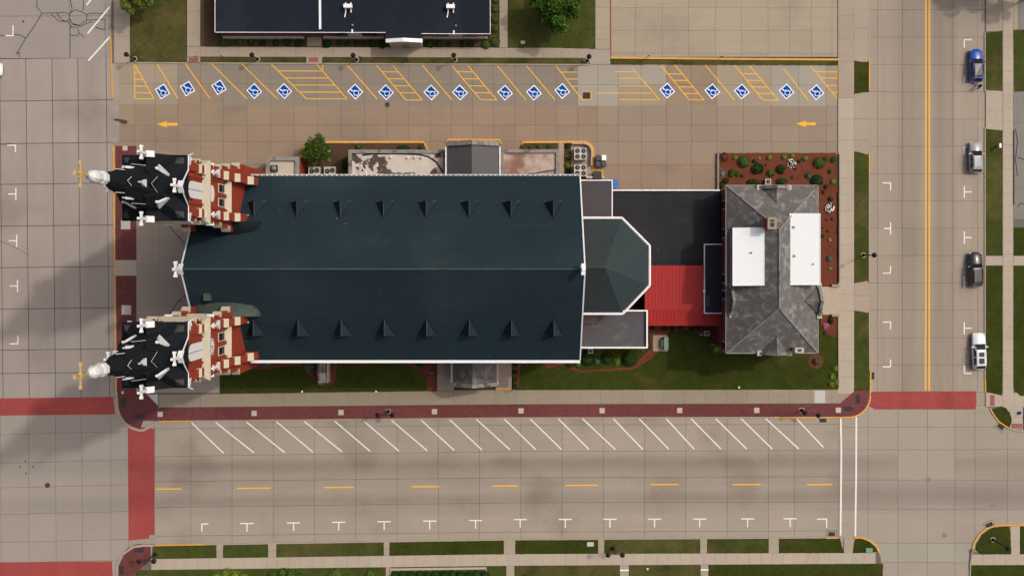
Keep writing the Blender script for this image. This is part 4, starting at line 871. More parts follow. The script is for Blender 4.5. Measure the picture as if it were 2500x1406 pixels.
for xx in (x0-.2,x1+.05): mb = MB(); mb.box(xx,xx+.16,y1,y0-.4,ez-.3,ez+.15); mb.build('gutter', 'white_trim', gw)

# side porch on the lawn side
ez, rz2 = 4.6, 7.0; x0,x1,xm = PX(1111,ez),PX(1207,ez),PX(1153,rz2); y0,y1 = PY(937,ez),PY(860,ez)
mb = MB(); mb.box(x0+.1,x1-.1,y0+.1,y1,0,ez); mb.add([(x0+.1,y0+.12,ez),(x1-.1,y0+.12,ez),(xm,y0+.12,rz2-.1)],[(0,1,2)]); pw = fixn(mb.build('porch_wall', 'brick', church))
mb = MB(); mb.add([(x0-.3,y0+.2,ez-.1),(xm,y0+.2,rz2),(xm,y1,rz2),(x0-.3,y1,ez-.1),(x1+.2,y0+.2,ez-.1),(x1+.2,y1,ez-.1)],[(0,1,2,3),(1,4,5,2)]); fixn(mb.build('porch_roof', 'slate', pw))
for (a,b) in (((x0-.4,ez),(xm,rz2)),((xm,rz2),(x1+.3,ez))):
    for j in range(4):
        p = [(a[0]+(b[0]-a[0])*t, a[1]+(b[1]-a[1])*t) for t in (j/4+.006,(j+1)/4-.006)]
        q = MB(); q.hull([(p[0][0],y0-.3,p[0][1]-.1),(p[1][0],y0-.3,p[1][1]-.1),(p[1][0],y0+.22,p[1][1]-.1),(p[0][0],y0+.22,p[0][1]-.1)],[(p[0][0],y0-.3,p[0][1]+.3),(p[1][0],y0-.3,p[1][1]+.3),(p[1][0],y0+.22,p[1][1]+.3),(p[0][0],y0+.22,p[0][1]+.3)]); fixn(q.build('cap_stone', 'stone_grey', pw))
for xx in (x0-.55,x1+.35):
    mb = MB(); mb.box(xx,xx+.2,y0-.1,y1,ez-.5,ez-.1); mb.build('gutter', 'stone_pale', pw)
mb = MB(); a = P(1067,952); b = P(1108,870); mb.box(a.x,b.x,a.y,b.y,0,.35); mb.build('ramp', 'conc_plaza', pw)
for j in range(8):
    ya, yb = 951-4.2*j, 951-4.2*(j+1)
    if j == 7: yb = 870
    mb = MB(); a = P(1210,ya); b = P(1249,yb); mb.box(a.x,b.x,a.y,b.y,0,.32+.16*j); mb.build('step', 'conc_plaza' if j else 'yellow_kerb', pw)
for x in (1068,1250):
    mb = MB(); pts = [P(x,951),P(x,912),P(x,885)]
    for i,p in enumerate(pts):
        zb = .3 if x < 1100 else (.5,1.3,1.5)[i]; mb.tube((p.x,p.y,0),(p.x,p.y,zb+1),.045)
        if i: mb.tube((pts[i-1].x,pts[i-1].y,zp+1),(p.x,p.y,zb+1),.045)
        zp = zb
    solo(mb, 'handrail', 'metal_black', 'black handrail along the %s' % ('flat ramp of the side porch' if x < 1100 else 'steps of the side porch'), 'handrail')

# ------------------------------------------------------------------ link building with red metal roof
link = empty('link_building', P(1640,640), 'low link building with dark flat roof and bright red metal roof', 'building')
zl = 5.0
flatroof(link, 'hall_wall', [(1492,464),(1757,464),(1757,700),(1492,700)], zl, 'membrane', 1.0, capw=.13, caph=.18, skip=(1,2,3))
flatroof(link, 'passage_wall', [(1719,596),(1774,596),(1774,765),(1719,765)], 5.4, 'membrane_blue', 9, capw=.1, caph=.1)
mb = MB(); c = P(1719,711,5.8); mb.lathe([(5.3,.12),(5.8,.12),(5.85,.2),(5.95,.12)],(c.x,c.y),10); mb.build('vent_pipe', 'white_trim', link)
mb = MB(); a = P(1724,748,5.5); b = P(1733,722,5.5); mb.box(a.x,b.x,a.y,b.y,5.4,5.45); mb.build('roof_patch', 'membrane_grey', link)
# red standing-seam roof: upper slope + lower slope, panels with raised seams
zt_, zm_, zb_ = 5.75, 4.9, 4.2
def redrow(xa, xb, ya, za_, yb, zb2, n):
    for i in range(n):
        xs0 = xa+(xb-xa)*i/n; xs1 = xa+(xb-xa)*(i+1)/n
        q = [Vector((PX(xs0,za_),PY(ya,za_),za_)),Vector((PX(xs1,za_),PY(ya,za_),za_)),Vector((PX(xs1,zb2),PY(yb,zb2),zb2)),Vector((PX(xs0,zb2),PY(yb,zb2),zb2))]
        m = MB(); m.hull([(p.x,p.y,p.z-.08) for p in q],[tuple(p) for p in q]); m.tube(q[0]+Vector((.03,0,.02)),q[3]+Vector((.03,0,.02)),.03,4); fixn(m.build('roof_panel', 'red_metal', link))
redrow(1574,1719,648,zt_,757,zm_,17); redrow(1577,1769,757.3,zm_-.01,795,zb_,22)
mb = MB(); mb.box(PX(1583,4),PX(1765,4),PY(788,4),PY(700,4),0,4.1); mb.build('porch_wall', 'brick', link)

# ------------------------------------------------------------------ the house (hip roof)
house = empty('house', P(1885,655), 'grey hip-roofed brick house with two white flat dormer roofs', 'house')
ze, zr3 = 10.4, 14.8
hx0,hx1 = PX(1772,ze),PX(1997,ze); hy0,hy1 = PY(862,ze),PY(453,ze)
mb = MB(); mb.box(hx0+.35,hx1-.35,hy0+.35,hy1-.35,0,ze); mb.build('wall', 'brick_dark', house)
rx = PX(1903,zr3); ryN, ryS = PY(560,zr3), PY(753,zr3)
def hz(x, y):
    tx = (x-hx0)/(rx-hx0) if x < rx else (hx1-x)/(hx1-rx); tyv = min((hy1-y)/(hy1-ryN), (y-hy0)/(ryS-hy0)); return ze+(zr3-ze)*min(1,tx,tyv)
mb = MB(); mb.add([(hx0,hy0,ze),(hx1,hy0,ze),(hx1,hy1,ze),(hx0,hy1,ze),(rx,ryN,zr3),(rx,ryS,zr3)],[(0,1,5),(1,2,4,5),(2,3,4),(3,0,5,4),(3,2,1,0)]); hr = fixn(mb.build('roof', 'slate', house))
for a,b in (((rx,ryN,zr3),(rx,ryS,zr3)),((rx,ryN,zr3),(hx0,hy1,ze)),((rx,ryN,zr3),(hx1,hy1,ze)),((rx,ryS,zr3),(hx0,hy0,ze)),((rx,ryS,zr3),(hx1,hy0,ze))):
    mb = MB(); mb.tube(a,b,.11,6); mb.build('hip_cap', 'stone_grey', hr)
mb = MB(); [mb.tube(a,b,.08,5) for a,b in (((hx0,hy0,ze),(hx1,hy0,ze)),((hx1,hy0,ze),(hx1,hy1,ze)),((hx1,hy1,ze),(hx0,hy1,ze)),((hx0,hy1,ze),(hx0,hy0,ze)))]; mb.build('gutter', 'metal_grey', hr)
def flatdormer(quad, z, wallx):
    pts = [(PX(x,z),PY(y,z)) for x,y in quad]; mb = MB(); mb.prism(pts, ze-.6, z-.1); d = mb.build('flat_dormer', 'metal_grey', house)
    mb = MB(); mb.prism(pts, z-.095, z+.02); mb.build('dormer_roof', 'white_membrane', d)
    mb = MB(); P2 = pts+[pts[0]]; [mb.tube((*P2[i],z+.02),(*P2[i+1],z+.02),.06,5) for i in range(4)]; mb.build('edge_trim', 'white_trim', d)
    return d
d1 = flatdormer([(1789,557),(1866,556),(1866,696),(1789,697)], 13.55, 0); d2 = flatdormer([(1928,522),(2002,522),(2002,695),(1928,695)], 13.55, 1)
mb = MB(); c = P(1834,617,13.65); mb.lathe([(13.5,.09),(13.9,.09)],(c.x,c.y),8); mb.build('vent_pipe', 'metal_black', d1)
for (x,y) in ((1938,555),(1939,625)): mb = MB(); c = P(x,y,13.65); mb.box(c.x-.14,c.x+.14,c.y-.14,c.y+.14,13.5,13.7); mb.build('roof_drain', 'metal_grey', d2)
mb = MB(); c = P(1985,645,13.65); mb.lathe([(13.5,.07),(13.85,.07)],(c.x,c.y),8); mb.build('vent_pipe', 'metal_black', d2)
# balustrade before the left flat dormer
mb = MB(); xa = PX(1772.5,11.2); mb.box(xa,xa+.1,PY(697,11.2),PY(562,11.2),10.5,11.25); bl = mb.build('balustrade', 'white_trim', house)
mb = MB(); xb_ = PX(1786,11.3); mb.box(xb_-.3,xb_,PY(697,11.3),PY(560,11.3),11.1,11.6); mb.build('dormer_sill', 'metal_grey', house)
for k in range(17):
    mb = MB(); y_ = PY(693-8*k,11.2); mb.box(xa+.2,xa+.55,y_-.14,y_+.14,10.6,11.15); mb.build('baluster', 'metal_grey', bl)
# gable dormers with stone coping
def gdormer(axis, cpx, cpy, half, depth, sgn, slope=.8):
    ht = depth*slope+.03
    # axis 'y': front faces +-y ; axis 'x': front faces +-x
    zf = ze+.1; zt2 = zf+ht
    c = P(cpx,cpy,zf)
    def L(u, n, z): return (c.x+u, c.y-sgn*n, z) if axis == 'y' else (c.x-sgn*n, c.y+u, z)
    m = MB(); m.add([L(-half,0,zf),L(half,0,zf),L(0,0,zt2),L(0,depth,zt2)],[(0,1,2),(0,2,3),(1,3,2)]); m.hull([L(-half,.02,ze-.5),L(half,.02,ze-.5),L(half,.7,ze-.5),L(-half,.7,ze-.5)],[L(-half,.02,zf),L(half,.02,zf),L(half,.7,zf),L(-half,.7,zf)])
    d = fixn(m.build('gable_dormer', 'slate', house))
    for s_ in (-1,1):
        for j in range(3):
            p = [L(s_*half*1.1*(1-t),0,zf+(zt2-zf)*t) for t in (j/3+.01,(j+1)/3-.01)]
            off = Vector((0,.18,0)) if axis == 'y' else Vector((.18,0,0)); a,b = Vector(p[0]),Vector(p[1]); up = Vector((0,0,.32))
            q = MB(); q.hull([a-off,b-off,b+off,a+off],[a-off+up,b-off+up,b+off+up,a+off+up]); fixn(q.build('cap_stone', 'stone_grey', d))
        q = MB(); a = Vector(L(s_*half*1.05,0,zf)); q.box(a.x-.3,a.x+.3,a.y-.3,a.y+.3,zf-.4,zf+.35); q.build('kneeler', 'stone_pale', d)
gdormer('y',1889,458,1.8,2.3,1,(zr3-ze)/(hy1-ryN)); gdormer('y',1890,862,1.8,2.2,-1,(zr3-ze)/(ryS-hy0)); gdormer('x',1786,733,1.8,2.3,-1,(zr3-ze)/(rx-hx0)); gdormer('x',1999,734,1.85,2.1,1,(zr3-ze)/(hx1-rx))
mb = MB(); c = P(1885,545,16.2); mb.box(c.x-.48,c.x+.48,c.y-.66,c.y+.66,12,16.2); ch = mb.build('chimney', 'brick', house)
mb = MB(); mb.box(c.x-.55,c.x+.55,c.y-.73,c.y+.73,16.0,16.28); mb.build('chimney_cap', 'conc_tan', ch)
for dy,hh in ((.30,.14),(-.2,.26)): mb = MB(); mb.box(c.x-.26,c.x+.26,c.y+dy-hh,c.y+dy+hh,16.1,16.3); mb.build('flue', 'unit_dark', ch)
mb = MB(); c = P(1952,855,12.4); mb.box(c.x-.55,c.x+.55,c.y-.3,c.y+.3,8,12.4); ch = mb.build('chimney', 'stone_pale', house); mb = MB(); mb.box(c.x-.25,c.x+.25,c.y-.15,c.y+.15,12.3,12.45); mb.build('flue', 'unit_dark', ch)
for y in (500,570,680,720,845): 
    mb = MB(); a = P(1769.5,y,8); mb.box(hx0+.27,hx0+.40,a.y-.6,a.y+.6,6.3,8.8); wn = mb.build('window', 'white_trim', house); mb = MB(); mb.box(hx0+.22,hx0+.275,a.y-.5,a.y+.5,6.4,8.7); mb.build('pane', 'glass_dark', wn)
mb = MB(); a = P(2003,768); b = P(2046,700); mb.box(a.x,b.x,a.y,b.y,0,.3); mb.build('entry_path', 'conc_walk_pale', house)
for y in (696,768): mb = MB(); a = P(2028,y+4); b = P(2048,y-2); mb.box(a.x,b.x,a.y,b.y,0,.7); mb.build('gate_pier', 'conc_tan', house)

# ------------------------------------------------------------------ the school
school = empty('school', P(860,20), 'flat-roofed red brick school with dark blue-black roof', 'school')
zs_ = 4.2
mb = MB(); mb.box(PX(526,zs_)+.2,PX(1196,zs_)-.15,PY(80,zs_)+.15,PY(80,zs_)+32,0,zs_-.1); mb.build('wall', 'brick_dark', school)
mb = MB(); mb.box(PX(525,zs_),PX(1197,zs_),PY(79.5,zs_),PY(79.5,zs_)+32.5,zs_-.1,zs_); mb.prism([(PX(941,zs_),PY(80,zs_)),(PX(1029,zs_),PY(80,zs_)),(PX(1029,zs_),PY(95,zs_)),(PX(941,zs_),PY(95,zs_))], zs_-.1, zs_-.004); rf = mb.build('roof', 'roof_school', school)
def edge(a, b, wd=.09, z=zs_, m='white_trim', nm='edge_trim'):
    q = MB(); q.strip([(PX(a[0],z),PY(a[1],z)),(PX(b[0],z),PY(b[1],z))], wd, z-.14, z+.05); q.build(nm, m, rf)
edge((525,-300),(525,79),.07); edge((525,79.5),(941,80.2),.07); edge((1029,83),(1197,83.5),.07); edge((1197,83),(1196,-300),.07); edge((779,-300),(781.5,72),.28,zs_+.15)
for (x,y,fl) in ((849,16,1),(1100,17,1)):
    c = P(x,y,5.0); u = empty('rooftop_unit', (c.x,c.y,zs_), 'small white unit on the school roof, %s' % ('the one beside the long white roof strip' if x < 900 else 'the one towards the clipped corner balls'), 'air conditioner', 'rooftop units on the school roof')
    q = MB(); q.box(c.x-.55,c.x+.55,c.y-.22,c.y+.28,4.5,5.2); q.build('casing', 'white_trim', u)
    for dx in (-.35,.35): q = MB(); q.box(c.x+dx-.06,c.x+dx+.06,c.y-.7,c.y+.6,4.2,4.5); q.build('foot_rail', 'white_trim', u)
    q = MB(); q.tube((c.x-.35,c.y-.5,4.3),(c.x-.5,c.y-1.3,4.3),.08,6); q.build('pipe', 'white_trim', u)
for x,y in ((860.5,62.5),(1113,64)):
    q = MB(); c = P(x,y,zs_); q.lathe([(zs_,.16),(zs_+.25,.14),(zs_+.3,.05)],(c.x,c.y),8); q.build('roof_drain', 'metal_grey', rf)
for x,y in ((860,78),(1108,81)):
    q = MB(); c = P(x,y,zs_); q.box(c.x-.1,c.x+.1,c.y-.2,c.y+.3,zs_-.1,zs_+.08); q.build('scupper', 'white_trim', rf)
yw = PY(80,zs_)+.12
for (xa,xb,m) in ((817,850,'glass_dark'),(850,885,'stone_pale'),(885,920,'glass_dark'),(1060,1095,'glass_dark'),(1095,1130,'stone_pale'),(1130,1163,'glass_dark')):
    q = MB(); q.box(PX(xa,2.2),PX(xb,2.2)-.05,yw-.12,yw+.2,1.0,3.0); q.build('window' if m == 'glass_dark' else 'panel', m, school)
for (xa,xb) in ((545,742),(790,938),(1032,1190)):
    q = MB(); q.box(PX(xa,.6),PX(xb,.6),yw-.3,yw+.2,0,.85); q.build('stone_plinth', 'stone_pale', school)
# entrance porch: white gabled front
q = MB(); za_ = 4.5; pts = [(PX(941,za_),4.2),(PX(985,za_),5.0),(PX(1031,za_),4.2)]; ya_ = PY(94.5,za_); yb_ = PY(101,za_)
for (a,b) in ((pts[0],pts[1]),(pts[1],pts[2])): q.hull([(a[0],ya_,a[1]-.25),(b[0],ya_,b[1]-.25),(b[0],ya_-.5,b[1]-.25),(a[0],ya_-.5,a[1]-.25)],[(a[0],ya_,a[1]),(b[0],ya_,b[1]),(b[0],ya_-.5,b[1]),(a[0],ya_-.5,a[1])])
pc = fixn(q.build('porch_fascia', 'white_trim', school))
q = MB(); q.box(pts[0][0]+.3,pts[2][0]-.3,ya_-.45,PY(80,zs_),0,4.05); q.build('porch_front', 'stone_pale', school)
q = MB(); q.box(PX(980,2),PX(999,2),ya_-.5,ya_-.4,.1,2.4); q.build('door', 'util_green', school)

# ------------------------------------------------------------------ vegetation
def leaves(mb, pts, size, up=.35):
    for p in pts:
        n = Vector((random.gauss(0,1), random.gauss(0,1), random.gauss(0,1)+up*2)).normalized(); u = n.orthogonal().normalized()
        u = (u*math.cos(t:=random.uniform(0,6.28)) + n.cross(u)*math.sin(t)); v = n.cross(u); s_ = size*random.uniform(.6,1.35); w_ = s_*random.uniform(.45,.7)
        b = n*s_*.18; mb.add([p-u*s_, p-v*w_+b, p+u*s_, p+v*w_+b], [(0,1,2,3)])
def dome(n, jit=.12, zmin=-.1, lump=.18, seed=0):
    rnd = random.Random(seed); L = [Vector((rnd.gauss(0,1),rnd.gauss(0,1),rnd.gauss(0,1))).normalized() for _ in range(9)]
    out = []
    while len(out) < n:
        d = Vector((rnd.gauss(0,1),rnd.gauss(0,1),rnd.gauss(0,1))).normalized()
        if d.z < zmin: continue
        k = max(d.dot(l) for l in L); r = 1-lump+lump*max(0,(k-.6)/.4); r *= 1-abs(rnd.gauss(0,jit)); out.append(d*r)
    return out
SH = {}
def shrub_mesh(kind, var):
    key = (kind, var)
    if key in SH: return SH[key]
    mb = MB(); leafm, n, sz, jit, lump = kind
    core = .8 if jit < .1 else .62
    mb.lathe([(0,core*.8),(.25,core),(.55,core*.8),(.75,core*.45),(.85*core+.1,.05)],(0,0),9)
    leaves(mb, [Vector((p.x,p.y,max(.02,p.z*.95))) for p in dome(n,jit,-.15,lump,var*7+len(leafm))], sz)
    me = bpy.data.meshes.new('foliage'); me.from_pydata(mb.v,[],mb.f); me.materials.append(M_[leafm]); SH[key] = me; return me
BALL = lambda m: (m,520,.075,.04,.05)
BUSH = lambda m: (m,420,.13,.16,.3)
SPIKY = lambda m: (m,260,.17,.28,.5)
nsh = 0
def shrub(x, y, r, kind, label, group, hz_=.85, name='shrub', cat='shrub', sx=1, sy=1, petals=None):
    global nsh; nsh += 1
    me = shrub_mesh(kind, nsh % 4); o = bpy.data.objects.new(name, me); COL.objects.link(o); p = P(x,y); rr = r/18*(H-.8)/H
    o.location = (p.x,p.y,.14); o.scale = (rr*sx, rr*sy, rr*hz_*1.15); o.rotation_euler = (0,0,random.uniform(0,6.28) if sx == sy else 0)
    tag(o, label, cat, group)
    if petals:
        mb = MB(); 
        for d in dome(petals[1], .05, .2, .1, nsh): 
            c = d*1.05; s_ = .14; mb.lathe([(c.z-.05,s_*.4),(c.z+.03,s_),(c.z+.08,s_*.3)],(c.x,c.y),6)
        fl = mb.build('blossom', petals[0], o, local=True)
    return o
q3 = lambda x,y: (1730+x/5.02, 360+y/5.02); q4 = lambda x,y: (1730+x/4.135, 620+y/4.135)
GB = 'shrubs in the red mulch garden by the house'
def g3(lst, kind, label, **k):
    for (x,y,r) in lst: shrub(*q3(x,y), r/5.02, kind, label, GB, **k)
g3([(425,180,80)], BALL('leaf_shrub'), 'large clipped green ball beside the brown rusty shrub in the mulch garden')
g3([(1345,195,76)], BALL('leaf_shrub'), 'large clipped green ball near the street corner of the mulch garden')
g3([(320,127,34),(740,128,40),(922,120,40),(1022,108,36),(1180,140,40),(1520,420,42)], BALL('leaf_bright'), 'small clipped yellow-green ball in the red mulch garden')
g3([(280,320,58),(355,330,40),(755,315,56),(1435,145,40),(1525,155,46)], BUSH('leaf_shrub'), 'mid-green bushy shrub in the red mulch garden')
g3([(595,265,82),(875,275,68),(1320,410,82)], BUSH('leaf_dark'), 'large dark green shrub in the red mulch garden')
g3([(555,170,36),(1108,170,32),(410,350,26),(1480,300,34),(1435,485,38),(1400,550,30),(1485,632,42),(1017,368,24),(1055,265,22),(695,215,20)], SPIKY('leaf_dark'), 'small dark spiky shrub in the red mulch garden')
g3([(1510,877,24),(1437,890,20),(1390,1085,30),(1455,1028,22),(1390,985,20)], SPIKY('leaf_dark'), 'tiny dark seedling in the mulch strip beside the house wall')
g3([(620,140,24),(1478,1135,32)], SPIKY('leaf_lime'), 'little yellow-green grass tuft in the red mulch')
shrub(*q3(1220,350),10,BUSH('leaf_blue'),'blue-green rounded shrub beside the dark evergreen mound',GB)
shrub(*q3(1010,200),11,BUSH('leaf_dark'),'dark shrub with pale pink blossoms below two lime balls',GB,petals=('petal',26)); shrub(*q3(1478,740),12,BUSH('leaf_dark'),'dark shrub covered in white blossoms beside the garden wall',GB,petals=('petal',34))
shrub(*q3(190,122),16,SPIKY('leaf_rust'),'brown rusty shrub in the garden corner by the lane',GB,hz_=.5,sx=1,sy=.75); shrub(*q3(165,320),13,SPIKY('leaf_grey'),'grey leafless shrub beside the low garden wall',GB,hz_=.6,sx=.8,sy=1.1)
shrub(*q3(540,432),17,BUSH('leaf_dark'),'low wide evergreen at the house wall left of the cooling unit',GB,hz_=.5,sx=1.1,sy=.55); shrub(*q3(890,422),16,BUSH('leaf_dark'),'low wide evergreen at the house wall right of the cooling unit',GB,hz_=.5,sx=1,sy=.6)
shrub(*q3(150,470),9,BUSH('leaf_dark'),'dark shrub wedged between low wall and house corner',GB); shrub(*q3(205,410),9,BUSH('leaf_dark'),'dark shrub just above the house corner by the low wall',GB)
shrub(*q3(1475,1360),9,BALL('leaf_blue'),'silvery blue round shrub in the strip beside the white flat roof',GB); shrub(*q4(1222,145),5.5,SPIKY('leaf_lime'),'lime tuft just below the silvery blue shrub',GB)
shrub(*q4(1230,670),9.5,BUSH('leaf_dark'),'dark green shrub below the house entry path',GB); shrub(*q4(1140,605),6,BUSH('leaf_bright'),'bright shrub under the gate pier of the entry path',GB)
shrub(*q4(1180,725),7.5,BUSH('leaf_rust'),'pink flowering plant below the entry path',GB,petals=('petal_pink',60)); shrub(*q4(1170,798),5,SPIKY('leaf_dark'),'small dark plant below the pink flowers',GB)
shrub(1992,881,11,SPIKY('leaf_blue'),'small blue spruce in the round mulch ring',None,hz_=1.3)
for x,y,r in ((1280,1155,34),(1240,1235,40),(1288,1290,36),(1235,1312,42)): shrub(*q4(x,y),r/4.135,BUSH('leaf_bright'),'bright green bush in the cluster at the footway corner','bright bushes at the footway corner')
shrub(1740,840,12,BUSH('leaf_shrub'),'leafy green bush against the house near the red roof',None); shrub(1747,852,11,BUSH('leaf_bright'),'light green bush at the lower house corner',None)
q2 = lambda x,y: (1400+x/5.41, 640+y/5.41)
for x,y,r in ((180,1275,98),(445,1270,84),(735,1275,108)): shrub(*q2(x,y),r/5.41,BALL('leaf_dark'),'big dark clipped ball in the winding bed, %s' % {180:'beside the small fan unit',445:'between the grey-blue and yellow-green bushes',735:'at the end near the transformer pad'}[x],'dark clipped balls in the winding bed')
shrub(1391,884,14,BALL('leaf_dark'),'dark clipped mound tucked under the church eaves corner',None,hz_=.6)
shrub(*q2(310,1310),9.5,BUSH('leaf_blue'),'grey-blue bush between two dark clipped balls',None); shrub(*q2(580,1310),9.5,BUSH('leaf_bright'),'yellow-green bush between two dark clipped balls',None); shrub(*q2(60,1335),8.5,BUSH('leaf_bright'),'yellow-green bush at the end of the clipped row beside the eaves',None)
for x,y,r in ((1050,862,38),(1200,872,42),(1300,882,40),(1400,862,40),(1560,885,42),(1640,862,40)): shrub(*q2(x,y),r/5.41,BUSH('leaf_dark'),'dark shrub in the row below the red metal roof','shrubs below the red metal roof')
for x,y,r in ((995,945,34),(985,1090,38),(910,1162,46),(845,1150,36),(700,1150,36),(560,1160,36)): shrub(*q2(x,y),r/5.41,BUSH('leaf_shrub'),'green shrub along the stained flat roof annex','shrubs around the stained flat roof')
shrub(*q2(1680,950),5,SPIKY('leaf_grey'),'pale flowering tuft beside the lone cooling unit',None,petals=('petal',14))
shrub(650,888,19,BUSH('leaf_blue'),'silvery low shrub in the mulch beside the tower',None,hz_=.4,sx=1,sy=.42); shrub(757,893,16,BUSH('leaf_blue'),'dark silvery shrub left of the stone shelter',None); shrub(806,895,9,BUSH('leaf_shrub'),'narrow green shrub right of the stone shelter',None,sx=.6,sy=1.5); shrub(785,937,8,BUSH('leaf_lime'),'lime fringe plant at the foot of the stone shelter',None,hz_=.4,sx=1.1,sy=.5)
shrub(1030,888,16,BUSH('leaf_dark'),'dark low shrub at the end of the curved mulch bed',None,hz_=.5,sx=1.1,sy=.6); shrub(1054,909,7,SPIKY('leaf_grey'),'small pale shrub beside the porch ramp',None)
for y in (888,908,926,941): shrub(1257.5,y,7.5,BUSH('leaf_dark'),'dark hedge mound beside the porch steps','hedge mounds beside the porch steps')
shrub(877,358,9,BUSH('leaf_shrub'),'green shrub in the bed above the white peeling roof',None); shrub(985,362,17,BUSH('leaf_dark'),'low dark shrub in the bed above the white peeling roof',None,hz_=.4,sx=1.1,sy=.4); shrub(1026,362,7,SPIKY('leaf_dark'),'small dark plant at the slanted yellow kerb',None)
for x,r in ((1274,6),(1295,6),(1318,8.5),(1342,8)): shrub(x,360,r,BUSH('leaf_shrub'),'small green shrub in the bed above the rusty roof','shrubs above the rusty roof')
shrub(1386,357,8,BUSH('leaf_dark'),'dark shrub above the two light ones beside the big cooling units',None)
for y,r in ((382,8.5),(403,9.5)): shrub(1386,y,r,BUSH('leaf_bright'),'light green shrub beside the four-fan cooling units','light shrubs beside the cooling units')
shrub(1386,419,8,BUSH('leaf_dark'),'dark shrub at the eaves below the light ones',None)
shrub(803,391,5.5,SPIKY('leaf_lime'),'yellow-green plant above the twin-fan cooling unit',None); shrub(801,369,6,SPIKY('leaf_shrub'),'shrub with white blossoms beside the tall bush',None,petals=('petal',18)); shrub(842,402,12,BUSH('leaf_dark'),'dark shrub against the annex parapet',None,hz_=.6,sx=.6,sy=1.4)
qs = lambda x,y: (600+x/3.906, y/3.906)
for x,y,r in ((50,395,35),(165,400,36),(290,400,38),(400,395,46),(510,400,46),(775,410,50),(895,400,36),(975,405,36),(1060,400,36),(1130,410,32),(1210,410,42),(1300,420,46),(1750,410,50),(1840,415,40),(1935,415,28),(2080,410,42),(2150,410,36)):
    shrub(*qs(x,y+12),r/3.906,BUSH('leaf_dark'),'dark shrub in the school front bed, %s' % ('left of the entrance gap' if x < 600 else ('between the entrance gap and white porch' if x < 1500 else 'between the white porch and the corner balls')),'shrubs along the school front')
for x,y,r in ((550,106,14),(586,102,10),(614,101,10)): shrub(x,y,r,BUSH('leaf_shrub'),'green shrub under the brick school front left of the entrance gap','shrubs left of the entrance gap')
for x,y,r in ((2290,430,48),(2375,400,50),(2380,10,36),(2378,95,38),(2378,195,40),(2380,285,40)): shrub(*qs(x,y),r/3.906,BALL('leaf_shrub'),'clipped green ball in the bed at the school corner','clipped balls at the school corner')
for x,y,r in ((1208,-18,10),(1208,-40,10)): shrub(x,y,r,BALL('leaf_shrub'),'clipped green ball in the bed at the school corner','clipped balls at the school corner')
for x,y,r in ((530,1405,14),(552,1398,14),(575,1403,16),(598,1408,12)): shrub(x,y,r,BUSH('leaf_bright'),'bright bush leaning over the footway edge','bright bushes at the footway edge')
for x,y,r in ((668,1403,14),(690,1396,15),(712,1400,16),(732,1408,12)): shrub(x,y,r,BUSH('leaf_shrub'),'green bush at the footway edge near the hedge','green bushes near the hedge')
shrub(820,1402,22,SPIKY('leaf_shrub'),'thin sprawling green plant on the lawn beside the hedge',None,hz_=.35); shrub(905,1401,17,BUSH('leaf_shrub'),'lone green shrub before the white hedge border',None,hz_=.5)
for x in range(964,1186,20): shrub(x,1403+random.uniform(-1,2),14,BUSH('leaf_dark'),'dark mound of the long hedge behind the pale border','hedge mounds behind the pale border')
mb = MB(); mb.strip(px2([(954,1450),(954,1388),(1187,1385),(1187,1450)]),.3,.1,.3); solo(mb,'hedge_border','conc_walk_pale','pale concrete border around the long hedge','border')
shrub(1282,1412,12,BALL('leaf_rust'),'dark purple-brown round bush on the lower lawn',None)

def tree(x, y, rpx, h, leafm, label, nclump=46, per=150, sz=.2, sq=.8, trunk=.22, seed=1):
    rnd = random.Random(seed); p = P(x,y); t = empty('tree', (p.x,p.y,.1), label, 'tree'); r = rpx/18*(H-h*.75)/H
    cz = h-r*sq
    mb = MB(); mb.tube((p.x,p.y,0),(p.x,p.y,cz*.6),trunk,8,trunk*.75); mb.tube((p.x,p.y,cz*.6),(p.x+.1,p.y,cz+r*.4),trunk*.75,8,.05)
    mbl = MB(); cl = []
    for k in range(nclump):
        d = Vector((rnd.gauss(0,1),rnd.gauss(0,1),rnd.gauss(0,1)+.25)).normalized(); rr = rnd.uniform(.35,.98)**.6*rnd.uniform(.8,1.02)
        c = Vector((p.x,p.y,cz))+Vector((d.x*r*rr,d.y*r*rr,d.z*r*rr*sq)); cl.append(c)
        if k % 3 == 0: mb.tube((p.x,p.y,cz*rnd.uniform(.5,.8)),c,.06,5,.02)
    mb.build('trunk', 'trunk', t)
    for c in cl:
        cr = r*rnd.uniform(.15,.27); pts = []
        for _ in range(per):
            v = Vector((rnd.gauss(0,1),rnd.gauss(0,1),rnd.gauss(0,.7))); v = v.normalized()*cr*rnd.random()**.4; pts.append(c+v)
        leaves(mbl, pts, sz)
    mbl.build('crown', leafm, t); return t
tree(1362,28,72,9,'leaf_tree','large leafy green tree on the lawn beside the school',64,170,.19,seed=3)
tree(362,10,44,7,'leaf_maple','yellow-green maple on the corner lawn by the cracked street',40,150,.17,seed=5)
tree(2437,-78,92,12,'leaf_tree','street tree overhanging the footway beyond the blue car',60,150,.22,seed=9)
tree(2505,-2,36,8,'leaf_tree','small yard tree by the driveway across the street',30,120,.18,seed=12)
tree(781,372,38,5,'leaf_shrub','tall bushy shrub tree inside the yellow kerb island',46,110,.13,seed=21)

